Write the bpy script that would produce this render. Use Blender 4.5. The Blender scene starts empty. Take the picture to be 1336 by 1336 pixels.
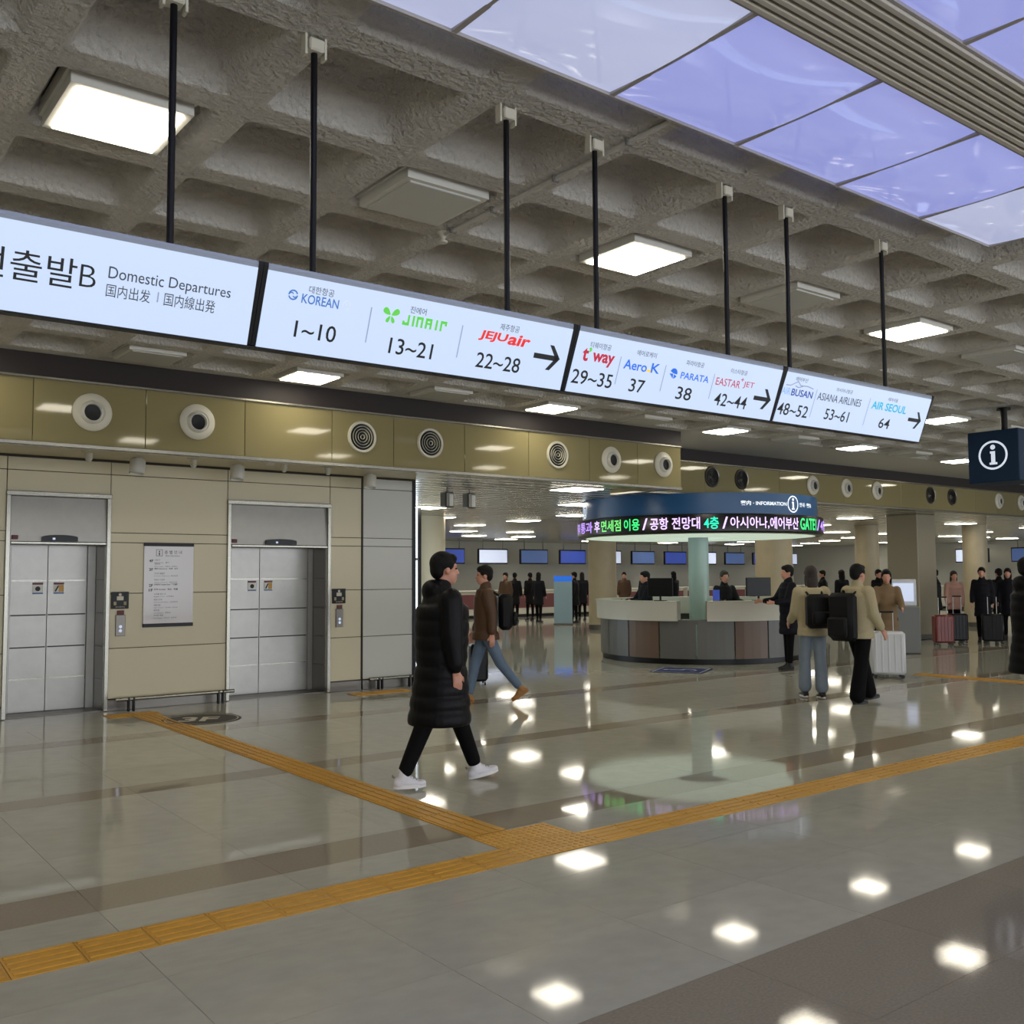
import bpy, bmesh, math, random
import numpy as np
from mathutils import Vector, Matrix
random.seed(7)
S = bpy.context.scene
COL = S.collection
PI = math.pi

# ------------------------------------------------------------------ camera
CAMZ = 1.62
FPX, YAW, PIT, ROL = 1281.06, math.radians(52.43), math.radians(3.71), math.radians(-.349)
FW = np.array([math.cos(YAW)*math.cos(PIT), math.sin(YAW)*math.cos(PIT), math.sin(PIT)])
_r = np.array([math.sin(YAW), -math.cos(YAW), 0.]); _u = np.cross(_r, FW)
RT = _r*math.cos(ROL)+_u*math.sin(ROL); UP = -_r*math.sin(ROL)+_u*math.cos(ROL)
cam = bpy.data.cameras.new('camera'); camo = bpy.data.objects.new('camera', cam); COL.objects.link(camo)
cam.sensor_width = 36; cam.lens = 36*FPX/1336; cam.clip_start = .05; cam.clip_end = 300
camo.matrix_world = Matrix(((RT[0], UP[0], -FW[0], 0), (RT[1], UP[1], -FW[1], 0), (RT[2], UP[2], -FW[2], CAMZ), (0, 0, 0, 1)))
S.camera = camo

def ray(x, y): return (x-668)/FPX*RT-(y-668)/FPX*UP+FW
def onz(x, y, Z):
    d = ray(x, y); t = (Z-CAMZ)/d[2]; return Vector((d[0]*t, d[1]*t, Z))
def ony(x, y, Y):
    d = ray(x, y); t = Y/d[1]; return Vector((d[0]*t, Y, CAMZ+d[2]*t))
def proj(p):
    q = np.array(p, float)-[0, 0, CAMZ]; w = q@FW
    return (668+FPX*(q@RT)/w, 668-FPX*(q@UP)/w, w)

# ------------------------------------------------------------------ world and exposure
w = bpy.data.worlds.new('world'); S.world = w; w.use_nodes = True
w.node_tree.nodes['Background'].inputs[0].default_value = (.8, .9, 1, 1)
w.node_tree.nodes['Background'].inputs[1].default_value = .3
S.view_settings.view_transform = 'Standard'; S.view_settings.look = 'None'
S.view_settings.gamma = 1; S.view_settings.use_curve_mapping = False
S.view_settings.exposure = 0.0
LAMP = 16.0          # radiance of the ceiling lamps
LAMP2 = 15.0          # lamps in the hall behind

# ------------------------------------------------------------------ materials
def lin(c):
    return tuple(((v/255)/12.92 if v/255 <= .04045 else ((v/255+.055)/1.055)**2.4) for v in c)
def mat(name, c, rough=.5, metal=0., spec=.5, emit=None, es=0., bump=0., bscale=40., var=0., vscale=3., rnd=0., aniso=0., bdist=.02):
    m = bpy.data.materials.new(name); m.use_nodes = True
    nt = m.node_tree; b = nt.nodes['Principled BSDF']; L = nt.links
    lc = (*lin(c), 1)
    b.inputs['Base Color'].default_value = lc
    b.inputs['Roughness'].default_value = rough; b.inputs['Metallic'].default_value = metal
    b.inputs['Specular IOR Level'].default_value = spec
    if emit is not None:
        b.inputs['Emission Color'].default_value = (*lin(emit), 1); b.inputs['Emission Strength'].default_value = es
    tc = None
    if bump or var:
        tc = nt.nodes.new('ShaderNodeTexCoord')
    src = None
    if var:
        n = nt.nodes.new('ShaderNodeTexNoise'); n.inputs['Scale'].default_value = vscale; n.inputs['Detail'].default_value = 6
        L.new(tc.outputs['Object'], n.inputs['Vector'])
        mp = nt.nodes.new('ShaderNodeMapRange'); mp.inputs[1].default_value = .3; mp.inputs[2].default_value = .7
        mp.inputs[3].default_value = 1-var; mp.inputs[4].default_value = 1+var
        L.new(n.outputs['Fac'], mp.inputs[0]); src = mp.outputs[0]
    if rnd:
        oi = nt.nodes.new('ShaderNodeObjectInfo'); mr = nt.nodes.new('ShaderNodeMapRange')
        mr.inputs[3].default_value = 1-rnd; mr.inputs[4].default_value = 1+rnd
        L.new(oi.outputs['Random'], mr.inputs[0])
        if src is None: src = mr.outputs[0]
        else:
            mm = nt.nodes.new('ShaderNodeMath'); mm.operation = 'MULTIPLY'; L.new(src, mm.inputs[0]); L.new(mr.outputs[0], mm.inputs[1]); src = mm.outputs[0]
    if src is not None:
        vm = nt.nodes.new('ShaderNodeVectorMath'); vm.operation = 'SCALE'; vm.inputs[0].default_value = lc[:3]
        L.new(src, vm.inputs['Scale']); L.new(vm.outputs[0], b.inputs['Base Color'])
    if bump:
        n = nt.nodes.new('ShaderNodeTexNoise'); n.inputs['Scale'].default_value = bscale; n.inputs['Detail'].default_value = 4
        L.new(tc.outputs['Object'], n.inputs['Vector'])
        bm_ = nt.nodes.new('ShaderNodeBump'); bm_.inputs['Strength'].default_value = bump; bm_.inputs['Distance'].default_value = bdist
        L.new(n.outputs['Fac'], bm_.inputs['Height']); L.new(bm_.outputs[0], b.inputs['Normal'])
    return m

M = {}
M['concrete'] = mat('rough concrete', (202, 198, 190), .95, bump=1.0, bscale=30, bdist=.05, var=.07, vscale=5)
M['flatceil'] = mat('plaster ceiling', (202, 199, 191), .9, bump=.3, bscale=60)
M['tile'] = mat('pale terrazzo tile', (172, 170, 158), .052, spec=.2, var=.05, vscale=6, rnd=.03, bump=.0015, bscale=150)
M['brown'] = mat('brown granite tile', (144, 136, 122), .04, spec=.22, var=.10, vscale=60, rnd=.05, bump=.004, bscale=300)
M['band'] = mat('taupe granite band', (146, 136, 120), .035, spec=.26, var=.07, vscale=50, rnd=.06)
M['yellow'] = mat('yellow tactile tile', (196, 146, 48), .38, var=.06, vscale=20, rnd=.06)
M['brass'] = mat('olive gold panel', (136, 127, 92), .05, spec=.45, rnd=.04, bump=.008, bscale=6)
M['darkband'] = mat('dark brown paint', (46, 40, 39), .6, spec=.3)
M['steeltrim'] = mat('satin steel trim', (150, 148, 138), .25, metal=.85)
M['steel'] = mat('brushed steel', (150, 148, 143), .34, metal=.8, var=.04, vscale=8)
M['steeldk'] = mat('dark brushed steel', (104, 100, 94), .3, metal=.75)
M['beige'] = mat('beige wall panel', (214, 205, 176), .38, spec=.4, rnd=.02)
M['greypan'] = mat('light grey wall panel', (204, 204, 198), .42, rnd=.02)
M['joint'] = mat('dark joint', (60, 55, 48), .8)
M['black'] = mat('black satin', (11, 11, 13), .4, spec=.3)
M['blackgl'] = mat('black gloss', (8, 8, 10), .2, spec=.2)
M['white'] = mat('white paint', (220, 219, 212), .45)
M['whiteox'] = mat('off white plastic', (206, 202, 186), .4)
M['grey'] = mat('mid grey', (120, 120, 118), .5)
M['lampframe'] = mat('lamp housing white', (214, 212, 204), .5)
M['lamp'] = mat('lamp diffuser', (250, 248, 240), .5, emit=(255, 246, 224), es=LAMP)
M['lamp2'] = mat('hall lamp diffuser', (250, 248, 240), .5, emit=(255, 247, 228), es=LAMP2)
M['lampoff'] = mat('unlit diffuser', (196, 196, 190), .35)
M['lumi'] = mat('luminous film', (150, 152, 170), .05, spec=1., emit=(134, 142, 206), es=1.0)
M['lumiw'] = mat('luminous film pale', (150, 152, 165), .05, spec=1., emit=(165, 172, 204), es=1.0)
M['mullion'] = mat('grey mullion', (168, 162, 156), .5)
M['slat'] = mat('grey ceiling slat', (196, 190, 178), .45)
M['signface'] = mat('backlit sign face', (110, 114, 122), .3, emit=(202, 221, 250), es=.9)
M['signedge'] = mat('sign edge aluminium', (150, 158, 172), .35, metal=.6)
M['ink'] = mat('black print', (16, 16, 20), .5)
M['inkgrey'] = mat('grey print', (70, 72, 80), .5)
M['navy'] = mat('dark navy panel', (22, 46, 72), .6, spec=.2)
M['navylit'] = mat('blue canopy panel', (38, 88, 138), .3)
M['ledbg'] = mat('led screen black', (12, 10, 16), .3)
def emi(name, c, es=1.): M[name] = mat(name, c, .5, emit=c, es=es); return M[name]
emi('ledw', (226, 196, 255), 1.1); emi('ledp', (190, 150, 255), 1.0); emi('ledg', (60, 240, 130), 1.0); emi('ledg2', (120, 235, 120), .9); emi('ledt', (30, 240, 190), 1.0)
emi('canw', (235, 240, 245), .9); emi('underglow', (225, 245, 225), .56)
emi('cblue', (58, 104, 170), .7); emi('cgreen', (88, 186, 66), .75); emi('cred', (205, 40, 36), .8); emi('cdred', (168, 24, 50), .8)
emi('cskyb', (30, 96, 196), .8); emi('ccyan', (24, 160, 190), .8); emi('cyell', (240, 190, 40), .8); emi('cfaint', (184, 192, 212), .8); emi('cnavy', (40, 60, 140), .7); emi('cline', (130, 140, 165), .7)
emi('cpale', (120, 160, 215), .7); emi('cmag', (176, 40, 60), .7)
emi('iglow', (206, 216, 232), .75)
emi('daylight', (225, 238, 250), 2.0); emi('dayfill', (232, 238, 248), 4.8); emi('screen', (70, 92, 140), .5); emi('screenb', (44, 66, 150), .6); emi('doorlamp', (245, 246, 250), 2.5); emi('screenw', (190, 200, 225), .7); emi('redled', (150, 30, 30), .25)
M['skin'] = mat('skin', (196, 142, 120), .5)
M['hair'] = mat('black hair', (9, 8, 8), .5, spec=.2, bump=.5, bscale=120)
M['hairbr'] = mat('dark brown hair', (40, 28, 22), .5, bump=.5, bscale=120)
M['coat'] = mat('black padded coat', (9, 9, 13), .5, spec=.18, bump=.15, bscale=30)
M['pants'] = mat('black trousers', (9, 8, 10), .8, spec=.15)
M['denim'] = mat('blue denim', (92, 110, 132), .8, var=.08, vscale=12)
M['denimlt'] = mat('light denim', (120, 132, 144), .8, var=.06, vscale=12)
M['brownj'] = mat('brown jacket', (74, 48, 26), .6, bump=.2, bscale=40)
M['cream'] = mat('cream jacket', (176, 164, 132), .8, bump=.3, bscale=60)
M['pinkc'] = mat('dusty pink coat', (176, 136, 124), .8)
M['navyc'] = mat('navy coat', (14, 14, 24), .7, spec=.2)
M['tan'] = mat('tan coat', (120, 98, 70), .8)
M['shoew'] = mat('white sneaker', (214, 212, 216), .5)
M['cfaint2'] = mat('grey lace', (150, 152, 160), .7)
M['sole'] = mat('white rubber sole', (226, 224, 222), .5)
M['shoeb'] = mat('tan boot', (150, 104, 52), .6)
M['shoek'] = mat('black shoe', (18, 17, 18), .5)
M['bag'] = mat('black nylon', (12, 12, 14), .6, spec=.25, bump=.2, bscale=80)
M['casew'] = mat('white shell', (200, 202, 206), .35)
M['casered'] = mat('dark red shell', (110, 34, 24), .35)
M['casek'] = mat('black shell', (14, 14, 16), .4, spec=.25)
M['counterw'] = mat('white counter', (196, 194, 182), .35)
M['counterbr'] = mat('brown laminate', (104, 84, 70), .4)
M['countergr'] = mat('grey laminate', (96, 96, 92), .4)
M['pillar'] = mat('beige stone pillar', (180, 168, 140), .45, var=.05)
M['farwall'] = mat('far wall white', (196, 196, 188), .5)
M['taupe'] = mat('taupe pillar', (150, 142, 120), .4)
M['teal'] = mat('pale teal column', (170, 192, 186), .35)
M['bluesign'] = mat('blue floor graphic', (30, 46, 104), .5, spec=.2)
M['greygraphic'] = mat('grey floor graphic', (62, 59, 60), .5, spec=.2)
M['redsign'] = mat('crimson sign', (190, 24, 70), .5, emit=(190, 24, 70), es=.4)
M['paper'] = mat('poster sheet', (196, 190, 188), .12, spec=.6, bump=.06, bscale=5)
M['banner'] = mat('pale blue banner', (150, 180, 196), .6)
M['skirt'] = mat('maroon panel', (110, 62, 66), .6)

# metallic linear ceiling
def linear_metal():
    m = bpy.data.materials.new('linear metal ceiling'); m.use_nodes = True; nt = m.node_tree; b = nt.nodes['Principled BSDF']; L = nt.links
    b.inputs['Metallic'].default_value = .45; b.inputs['Roughness'].default_value = .25
    tc = nt.nodes.new('ShaderNodeTexCoord'); wv = nt.nodes.new('ShaderNodeTexWave'); wv.bands_direction = 'Y'
    wv.inputs['Scale'].default_value = .9; wv.inputs['Distortion'].default_value = .8; wv.inputs['Detail'].default_value = 1.; wv.inputs['Detail Scale'].default_value = .6
    L.new(tc.outputs['Object'], wv.inputs['Vector'])
    cr = nt.nodes.new('ShaderNodeMix'); cr.data_type = 'RGBA'
    cr.inputs[6].default_value = (*lin((108, 105, 94)), 1); cr.inputs[7].default_value = (*lin((232, 228, 214)), 1)  # strips and their reflected streaks are both painted into the base colour
    L.new(wv.outputs['Fac'], cr.inputs[0]); L.new(cr.outputs[2], b.inputs['Base Color'])
    bp = nt.nodes.new('ShaderNodeBump'); bp.inputs['Strength'].default_value = .35; bp.inputs['Distance'].default_value = .02
    L.new(wv.outputs['Fac'], bp.inputs['Height']); L.new(bp.outputs[0], b.inputs['Normal'])
    return m
M['linmetal'] = linear_metal()

# ------------------------------------------------------------------ mesh helpers
class MB:
    def __init__(s): s.v = []; s.f = []
    def add(s, vs, fs):
        o = len(s.v); s.v += [tuple(p) for p in vs]; s.f += [tuple(i+o for i in f) for f in fs]; return s
    def box(s, x0, x1, y0, y1, z0, z1):
        return s.add([(x0, y0, z0), (x1, y0, z0), (x1, y1, z0), (x0, y1, z0), (x0, y0, z1), (x1, y0, z1), (x1, y1, z1), (x0, y1, z1)],
                     [(0, 3, 2, 1), (4, 5, 6, 7), (0, 1, 5, 4), (1, 2, 6, 5), (2, 3, 7, 6), (3, 0, 4, 7)])
    def bbox(s, x0, x1, y0, y1, z0, z1, b):        # chamfered box
        vs = []; idx = {}
        X = (x0, x1); Y = (y0, y1); Z = (z0, z1)
        for i in (0, 1):
            for j in (0, 1):
                for k in (0, 1):
                    sx, sy, sz = (1, -1)[i]*b, (1, -1)[j]*b, (1, -1)[k]*b
                    idx[i, j, k, 0] = len(vs); vs.append((X[i], Y[j]+sy, Z[k]+sz))
                    idx[i, j, k, 1] = len(vs); vs.append((X[i]+sx, Y[j], Z[k]+sz))
                    idx[i, j, k, 2] = len(vs); vs.append((X[i]+sx, Y[j]+sy, Z[k]))
        fs = []
        g = lambda i, j, k, a: idx[i, j, k, a]
        for i in (0, 1):
            q = [g(i, 0, 0, 0), g(i, 1, 0, 0), g(i, 1, 1, 0), g(i, 0, 1, 0)]; fs.append(q if i else q[::-1])
            q = [g(0, i, 0, 1), g(0, i, 1, 1), g(1, i, 1, 1), g(1, i, 0, 1)]; fs.append(q if i else q[::-1])
            q = [g(0, 0, i, 2), g(1, 0, i, 2), g(1, 1, i, 2), g(0, 1, i, 2)]; fs.append(q if i else q[::-1])
        for i in (0, 1):
            for j in (0, 1):
                fs.append([g(i, j, 0, 0), g(i, j, 0, 1), g(i, j, 1, 1), g(i, j, 1, 0)])
                fs.append([g(i, 0, j, 0), g(i, 0, j, 2), g(i, 1, j, 2), g(i, 1, j, 0)])
                fs.append([g(0, i, j, 1), g(0, i, j, 2), g(1, i, j, 2), g(1, i, j, 1)])
                for k in (0, 1): fs.append([g(i, j, k, 0), g(i, j, k, 1), g(i, j, k, 2)])
        return s.add(vs, fs)
    def tube(s, pts, r, n=10, cap=True):            # tube through points, r number or list
        pts = [Vector(p) for p in pts]; rs = r if isinstance(r, (list, tuple)) else [r]*len(pts)
        vs = []; fs = []
        for i, p in enumerate(pts):
            t = (pts[min(i+1, len(pts)-1)]-pts[max(i-1, 0)]).normalized()
            a = Vector((0, 0, 1)) if abs(t.z) < .9 else Vector((1, 0, 0))
            e1 = t.cross(a).normalized(); e2 = t.cross(e1)
            for k in range(n):
                an = 2*PI*k/n; vs.append(p+e1*(rs[i]*math.cos(an))+e2*(rs[i]*math.sin(an)))
        for i in range(len(pts)-1):
            for k in range(n):
                a = i*n+k; b = i*n+(k+1) % n; fs.append((a, b, b+n, a+n))
        if cap: fs.append(tuple(range(n))[::-1]); fs.append(tuple(range((len(pts)-1)*n, len(pts)*n)))
        return s.add(vs, fs)
    def lathe(s, prof, n=24, c=(0, 0, 0), axis='z', a0=0., a1=2*PI):   # profile (r,h)
        vs = []; fs = []; full = abs(a1-a0-2*PI) < 1e-6; m = n if full else n+1
        for i in range(m):
            a = a0+(a1-a0)*i/n
            for r, h in prof:
                x, y = r*math.cos(a), r*math.sin(a)
                p = (x, y, h) if axis == 'z' else ((x, -h, y) if axis == 'y' else (h, x, y))
                vs.append((p[0]+c[0], p[1]+c[1], p[2]+c[2]))
        k = len(prof)
        for i in range(n):
            j = (i+1) % m
            for q in range(k-1): fs.append((i*k+q, j*k+q, j*k+q+1, i*k+q+1))
        return s.add(vs, fs)
    def prism(s, poly, f0, f1):                     # poly list of 2D, f0/f1 map (u,v)->3D
        n = len(poly); vs = [f0(*p) for p in poly]+[f1(*p) for p in poly]
        fs = [tuple(range(n))[::-1], tuple(range(n, 2*n))]+[(i, (i+1) % n, (i+1) % n+n, i+n) for i in range(n)]
        return s.add(vs, fs)
    def mesh(s, name, m, smooth=False):
        me = bpy.data.meshes.new(name); me.from_pydata(s.v, [], s.f); me.update()
        bm = bmesh.new(); bm.from_mesh(me); bmesh.ops.recalc_face_normals(bm, faces=bm.faces); bm.to_mesh(me); bm.free()
        if m is not None: me.materials.append(M[m] if isinstance(m, str) else m)
        if smooth:
            for p in me.polygons: p.use_smooth = True
            try: me.set_sharp_from_angle(angle=math.radians(40))
            except Exception: pass
        return me
    def obj(s, name, m, parent=None, smooth=False, loc=(0, 0, 0)):
        return link(name, s.mesh(name, m, smooth), parent, loc)
def link(name, me, parent=None, loc=(0, 0, 0), rz=0., sc=None):
    o = bpy.data.objects.new(name, me); COL.objects.link(o); o.location = loc; o.rotation_euler = (0, 0, rz)
    if sc: o.scale = sc
    if parent: o.parent = parent
    return o
def tag(o, label=None, cat=None, group=None, kind=None):
    if label: o['label'] = label
    if cat: o['category'] = cat
    if group: o['group'] = group
    if kind: o['kind'] = kind
    return o
def thing(name, label, cat, loc=(0, 0, 0), rz=0., group=None):
    o = bpy.data.objects.new(name, None); COL.objects.link(o); o.location = loc; o.rotation_euler = (0, 0, rz); o.empty_display_size = .1
    return tag(o, label, cat, group)
def struct(o): o['kind'] = 'structure'; return o
def copy_tree(o, parent=None, loc=None, rz=None, label=None):
    c = o.copy(); COL.objects.link(c); c.parent = parent
    if loc is not None: c.location = loc
    if rz is not None: c.rotation_euler = (0, 0, rz)
    if label: c['label'] = label
    for ch in list(o.children): copy_tree(ch, c)
    return c
B = MB

# text as a mesh in its own plane: bounding box scaled to fit, centre at origin (x right, y up)
_tc = {}
def text_mesh(body, bold=0.):
    k = (body, bold)
    if k in _tc: return _tc[k]
    c = bpy.data.curves.new('text', 'FONT'); c.body = body; c.offset = bold; c.resolution_u = 3
    o = bpy.data.objects.new('text', c); COL.objects.link(o)
    dg = bpy.context.evaluated_depsgraph_get(); me = bpy.data.meshes.new_from_object(o.evaluated_get(dg))
    v = np.zeros(len(me.vertices)*3); me.vertices.foreach_get('co', v); v = v.reshape(-1, 3)
    f = [tuple(p.vertices) for p in me.polygons]
    lo = v.min(0); hi = v.max(0); v = v-(lo+hi)/2
    bpy.data.objects.remove(o); bpy.data.curves.remove(c); bpy.data.meshes.remove(me)
    _tc[k] = (v, f, hi-lo); return _tc[k]
def text_obj(name, body, m, parent, fn, w, h=None, bold=0., shear=0.):   # fn(u,v)->3D in parent space
    v, f, d = text_mesh(body, bold)
    sx = w/d[0]; sy = (h/d[1]) if h else sx
    vs = [fn(p[0]*sx+shear*p[1]*sy, p[1]*sy) for p in v]
    me = bpy.data.meshes.new(name); me.from_pydata([tuple(q) for q in vs], [], f); me.update(); me.materials.append(M[m])
    return link(name, me, parent)

# ------------------------------------------------------------------ dimensions
U = 2.296; HC = 3.916                      # ceiling underside
PX, PY = .9, .876                          # waffle pitch
CX0, CY0 = 1.35, 4.96                      # a coffer centre
YF = 10.77; XF = 11.71; YF2 = 12.2; YW = 12.64
ZS = 3.08                                  # soffit height
X0, X1, Y0, Y1 = -7., 46., -9., 34.

# ------------------------------------------------------------------ floor
fl = struct(B().box(X0, X1, Y0, Y1, -.25, -.004).obj('floor', 'tile'))
tmesh = {}
def unit_tile(kind):
    if kind not in tmesh:
        mb = B(); e = .0015
        mb.add([(0, 0, 0), (1, 0, 0), (1, 1, 0), (0, 1, 0)], [(0, 1, 2, 3)])
        b = B(); b.v = [(.0015, .002, 0), (.9985, .002, 0), (.9985, .998, 0), (.0015, .998, 0), (0.001, .001, -.004), (.999, .001, -.004), (.999, .999, -.004), (.001, .999, -.004)]
        b.f = [(0, 1, 2, 3), (0, 4, 5, 1), (1, 5, 6, 2), (2, 6, 7, 3), (3, 7, 4, 0)]
        tmesh[kind] = b.mesh('floor_tile', {'w': 'tile', 'b': 'brown', 'd': 'band'}[kind])
    return tmesh[kind]
def inview(x, y, z=0., mg=40):
    px, py, ww = proj((x, y, z)); return ww > .3 and -mg < px < 1336+mg and -mg < py < 1336+mg
rows = [(1.47, 2.12, 'b'), (2.12, 2.77, 'b'), (2.77, 3.45, 'w'), (3.45, 4.12, 'w'), (4.12, 4.475, 'w'), (4.765, 5.12, 'w'), (5.12, 5.53, 'd'),
        (5.53, 6.22, 'w'), (6.22, 6.95, 'w'), (6.95, 7.68, 'w'), (7.68, 8.0, 'd'), (8.0, 8.75, 'w'), (8.75, 9.5, 'w'), (9.5, 10.25, 'w'), (10.25, 10.61, 'd'), (10.61, 11.5, 'w')]
TX0, TP = 3.29-.955*6, .955
ntile = 0
for (ya, yb, kd) in rows:
    for k in range(0, 34):
        xa = TX0+k*TP; xb = xa+TP
        lim = {'w': 12.5, 'b': 8., 'd': 21.}[kd]
        if xb > lim or not (inview(xa, ya) or inview(xb, ya) or inview(xa, yb) or inview(xb, yb)): continue
        # the branch of tactile tiles and the warning square replace the floor there
        segs = [(xa, xb)]
        if kd != 'b' and yb > 4.765:
            lo, hi = (3.56, 3.86) if ya >= 5.1 else (3.56, 4.15)
            n = []
            for a, b in segs:
                if b <= lo or a >= hi: n.append((a, b))
                else:
                    if a < lo-.02: n.append((a, lo))
                    if b > hi+.02: n.append((hi, b))
            segs = n
        for a, b in segs:
            o = link('floor_tile', unit_tile(kd), fl, (a, ya, 0), 0, (b-a, yb-ya, 1)); ntile += 1
# far parts of brown floor and bands, in single pieces
fb = B()
fb.box(X0, TX0, Y0, 2.77, -.003, 0).box(TX0, X1, Y0, 1.47, -.003, 0).box(TX0+10*TP, X1, 1.47, 2.77, -.003, 0)
fb.obj('floor_border', 'brown', fl)
b_ = B()
for (ya, yb) in ((5.12, 5.53), (7.68, 8.0), (10.25, 10.61)): b_.box(TX0+TP*24, X1, ya, yb, -.003, 0)
b_.obj('floor_band', 'band', fl)

# ------------------------------------------------------------------ tactile paving
def bar_tile():
    mb = B().box(0, .294, 0, .286, -.003, .003)
    for k in range(4):
        y = .035+k*.068; mb.bbox(.01, .284, y, y+.03, .002, .008, .004)
    return mb.mesh('bar_tile', 'yellow')
def dot_tile():
    mb = B().box(0, .294, 0, .290, -.003, .003)
    for i in range(6):
        for j in range(6):
            mb.lathe([(.017, .003), (.013, .0075), (0, .0085)], 8, (.027+i*.048, .027+j*.047, 0))
    return mb.mesh('dot_tile', 'yellow')
BT, DT = bar_tile(), dot_tile()
tp = thing('tactile_paving', 'long yellow ribbed tactile guide strip running parallel to the elevator wall', 'tactile paving', (0, 4.475, 0))
for k in range(-6, 55):
    x = 3.56-.298*(8-k) if k < 8 else 4.154+.298*(k-8)
    if inview(x, 4.6, 0, 60) or inview(x+.298, 4.6, 0, 60) or -.4 < x < 1.5: link('bar_tile', BT, tp, (x, 0, 0))
tb = thing('tactile_paving', 'yellow tactile guide branch leading from the warning square to the elevators', 'tactile paving', (3.86, 5.1, 0))
for k in range(23):
    o = link('bar_tile', BT, tb, (0, k*.298, 0), PI/2)
for k in range(2):
    link('dot_tile', DT, tb, (-.55+k*.3, 23*.298, 0))
td = thing('tactile_paving', 'yellow dotted warning square where the two tactile strips meet', 'tactile paving', (3.56, 4.49, 0))
for i in range(2):
    for j in range(2): link('dot_tile', DT, td, (i*.298, j*.298, 0))
tf = thing('tactile_paving', 'distant yellow tactile strip crossing the floor beyond the two backpackers', 'tactile paving', (15.05, 6.6, 0))
for k in range(7): link('bar_tile', BT, tf, (0, k*.298, 0), PI/2)
te = thing('tactile_paving', 'short yellow tactile patch before the grey pier', 'tactile paving', (6.55, 12.0, 0))
for k in range(3): link('dot_tile', DT, te, (k*.298, 0, 0))

# ------------------------------------------------------------------ floor graphics
fg = thing('floor_graphic', 'round grey floor graphic reading 3F beside the elevators', 'floor graphic', (4.11, 11.2, .0))
B().lathe([(0, .0035), (.44, .0035), (.44, 0)], 40).obj('disc', 'greygraphic', fg)
B().lathe([(.395, .0042), (.41, .0042)], 40).obj('ring', 'whiteox', fg)
ca, sa = math.cos(-.5), math.sin(-.5)
text_obj('lettering', '3F', 'whiteox', fg, lambda u, v: (ca*u-sa*v-.03, sa*u+ca*v, .0046), .42, .36, .03)
gb = thing('floor_graphic', 'blue square floor graphic with white wheelchair symbol before the information desk', 'floor graphic', (12.53, 11.59, 0), math.radians(29))
B().box(-.45, .45, -.45, .45, .0005, .0035).obj('sheet', 'bluesign', gb)
mb = B()
mb.lathe([(.13, .0045), (.165, .0045)], 28, (-.02, -.1, 0), 'z', -2.6, 1.3)
mb.lathe([(0, .0045), (.05, .0045)], 16, (.0, .27, 0))
mb.box(-.03, .03, -.02, .2, .004, .0045).box(-.03, .16, -.04, .01, .004, .0045).box(.12, .17, -.2, .0, .004, .0045)
mb.obj('wheelchair_symbol', 'white', gb)
mb = B()
for a, b, c, d in ((-.41, .41, .39, .41), (-.41, .41, -.41, -.39), (-.41, -.39, -.41, .41), (.39, .41, -.41, .41)): mb.box(a, b, c, d, .004, .0045)
mb.obj('border', 'white', gb)

# ------------------------------------------------------------------ waffle ceiling
ceil = struct(B().box(X0, X1, Y0, 2.77, HC, HC+.3).box(X0, X1, 10.654, YF, HC, HC+.3).box(XF, X1, YF, YF2+.3, HC, HC+.3).obj('ceiling', 'flatceil'))
def coffer_mesh():
    def ring(hx, hy, r, z, n=4):
        out = []
        for (sx, sy, a0) in ((1, 1, 0), (-1, 1, PI/2), (-1, -1, PI), (1, -1, 1.5*PI)):
            for k in range(n+1):
                a = a0+PI/2*k/n
                out.append((sx*(hx-r)+r*math.cos(a), sy*(hy-r)+r*math.sin(a), z))
        return out
    N = 20
    op = ring(.365, .353, .05, 0)
    outer = []
    for x, y, z in op:
        t = min(PX/2/abs(x) if x else 9, PY/2/abs(y) if y else 9)
        outer.append((x*t, y*t, 0))
    corner = {2: (PX/2, PY/2), 7: (-PX/2, PY/2), 12: (-PX/2, -PY/2), 17: (PX/2, -PY/2)}
    for k, (x, y) in corner.items(): outer[k] = (x, y, 0)
    for k in range(N):                      # keep the ends of each side square
        if k not in corner:
            x, y, _ = op[k]
            q = k % 5
            i = k//5
            if (q < 2) == (i % 2 == 0): outer[k] = (math.copysign(PX/2, x), y, 0)
            else: outer[k] = (x, math.copysign(PY/2, y), 0)
    r2 = ring(.357, .345, .05, .006); r3 = ring(.225, .215, .06, .27); r4 = ring(.19, .18, .06, .29)
    mb = B(); vs = outer+op+r2+r3+r4; fs = []
    for l in range(4):
        for k in range(N): fs.append((l*N+k, l*N+(k+1) % N, (l+1)*N+(k+1) % N, (l+1)*N+k))
    fs.append(tuple(range(4*N, 5*N)))
    mb.add(vs, fs)
    me = mb.mesh('coffer', 'concrete', False)
    bm = bmesh.new(); bm.from_mesh(me)
    for f in bm.faces:
        if f.normal.z > 0: pass
    up = sum(f.normal.z*f.calc_area() for f in bm.faces)
    if up > 0: bmesh.ops.reverse_faces(bm, faces=bm.faces)
    bm.to_mesh(me); bm.free()
    for p in me.polygons: p.use_smooth = True
    me.set_sharp_from_angle(angle=math.radians(25))
    return me
CM = coffer_mesh()
cells = []
for i in range(-9, 50):
    for j in range(-2, 7):
        x = CX0+PX*i; y = CY0+PY*j
        if not (X0-.3 < x < X1+.3): continue
        vis = inview(x, y, HC, 60)
        d = proj((x, y, HC))[2]
        cells.append((0 if vis else 1, d, x, y))
cells.sort()
rest = B(); cv = [tuple(v.co) for v in CM.vertices]; cf = [tuple(p.vertices) for p in CM.polygons]
for n, (hid, d, x, y) in enumerate(cells):
    if n < 240 and not hid: link('coffer', CM, ceil, (x, y, HC))
    else: rest.add([(a+x, b+y, c+HC) for a, b, c in cv], cf)
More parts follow.
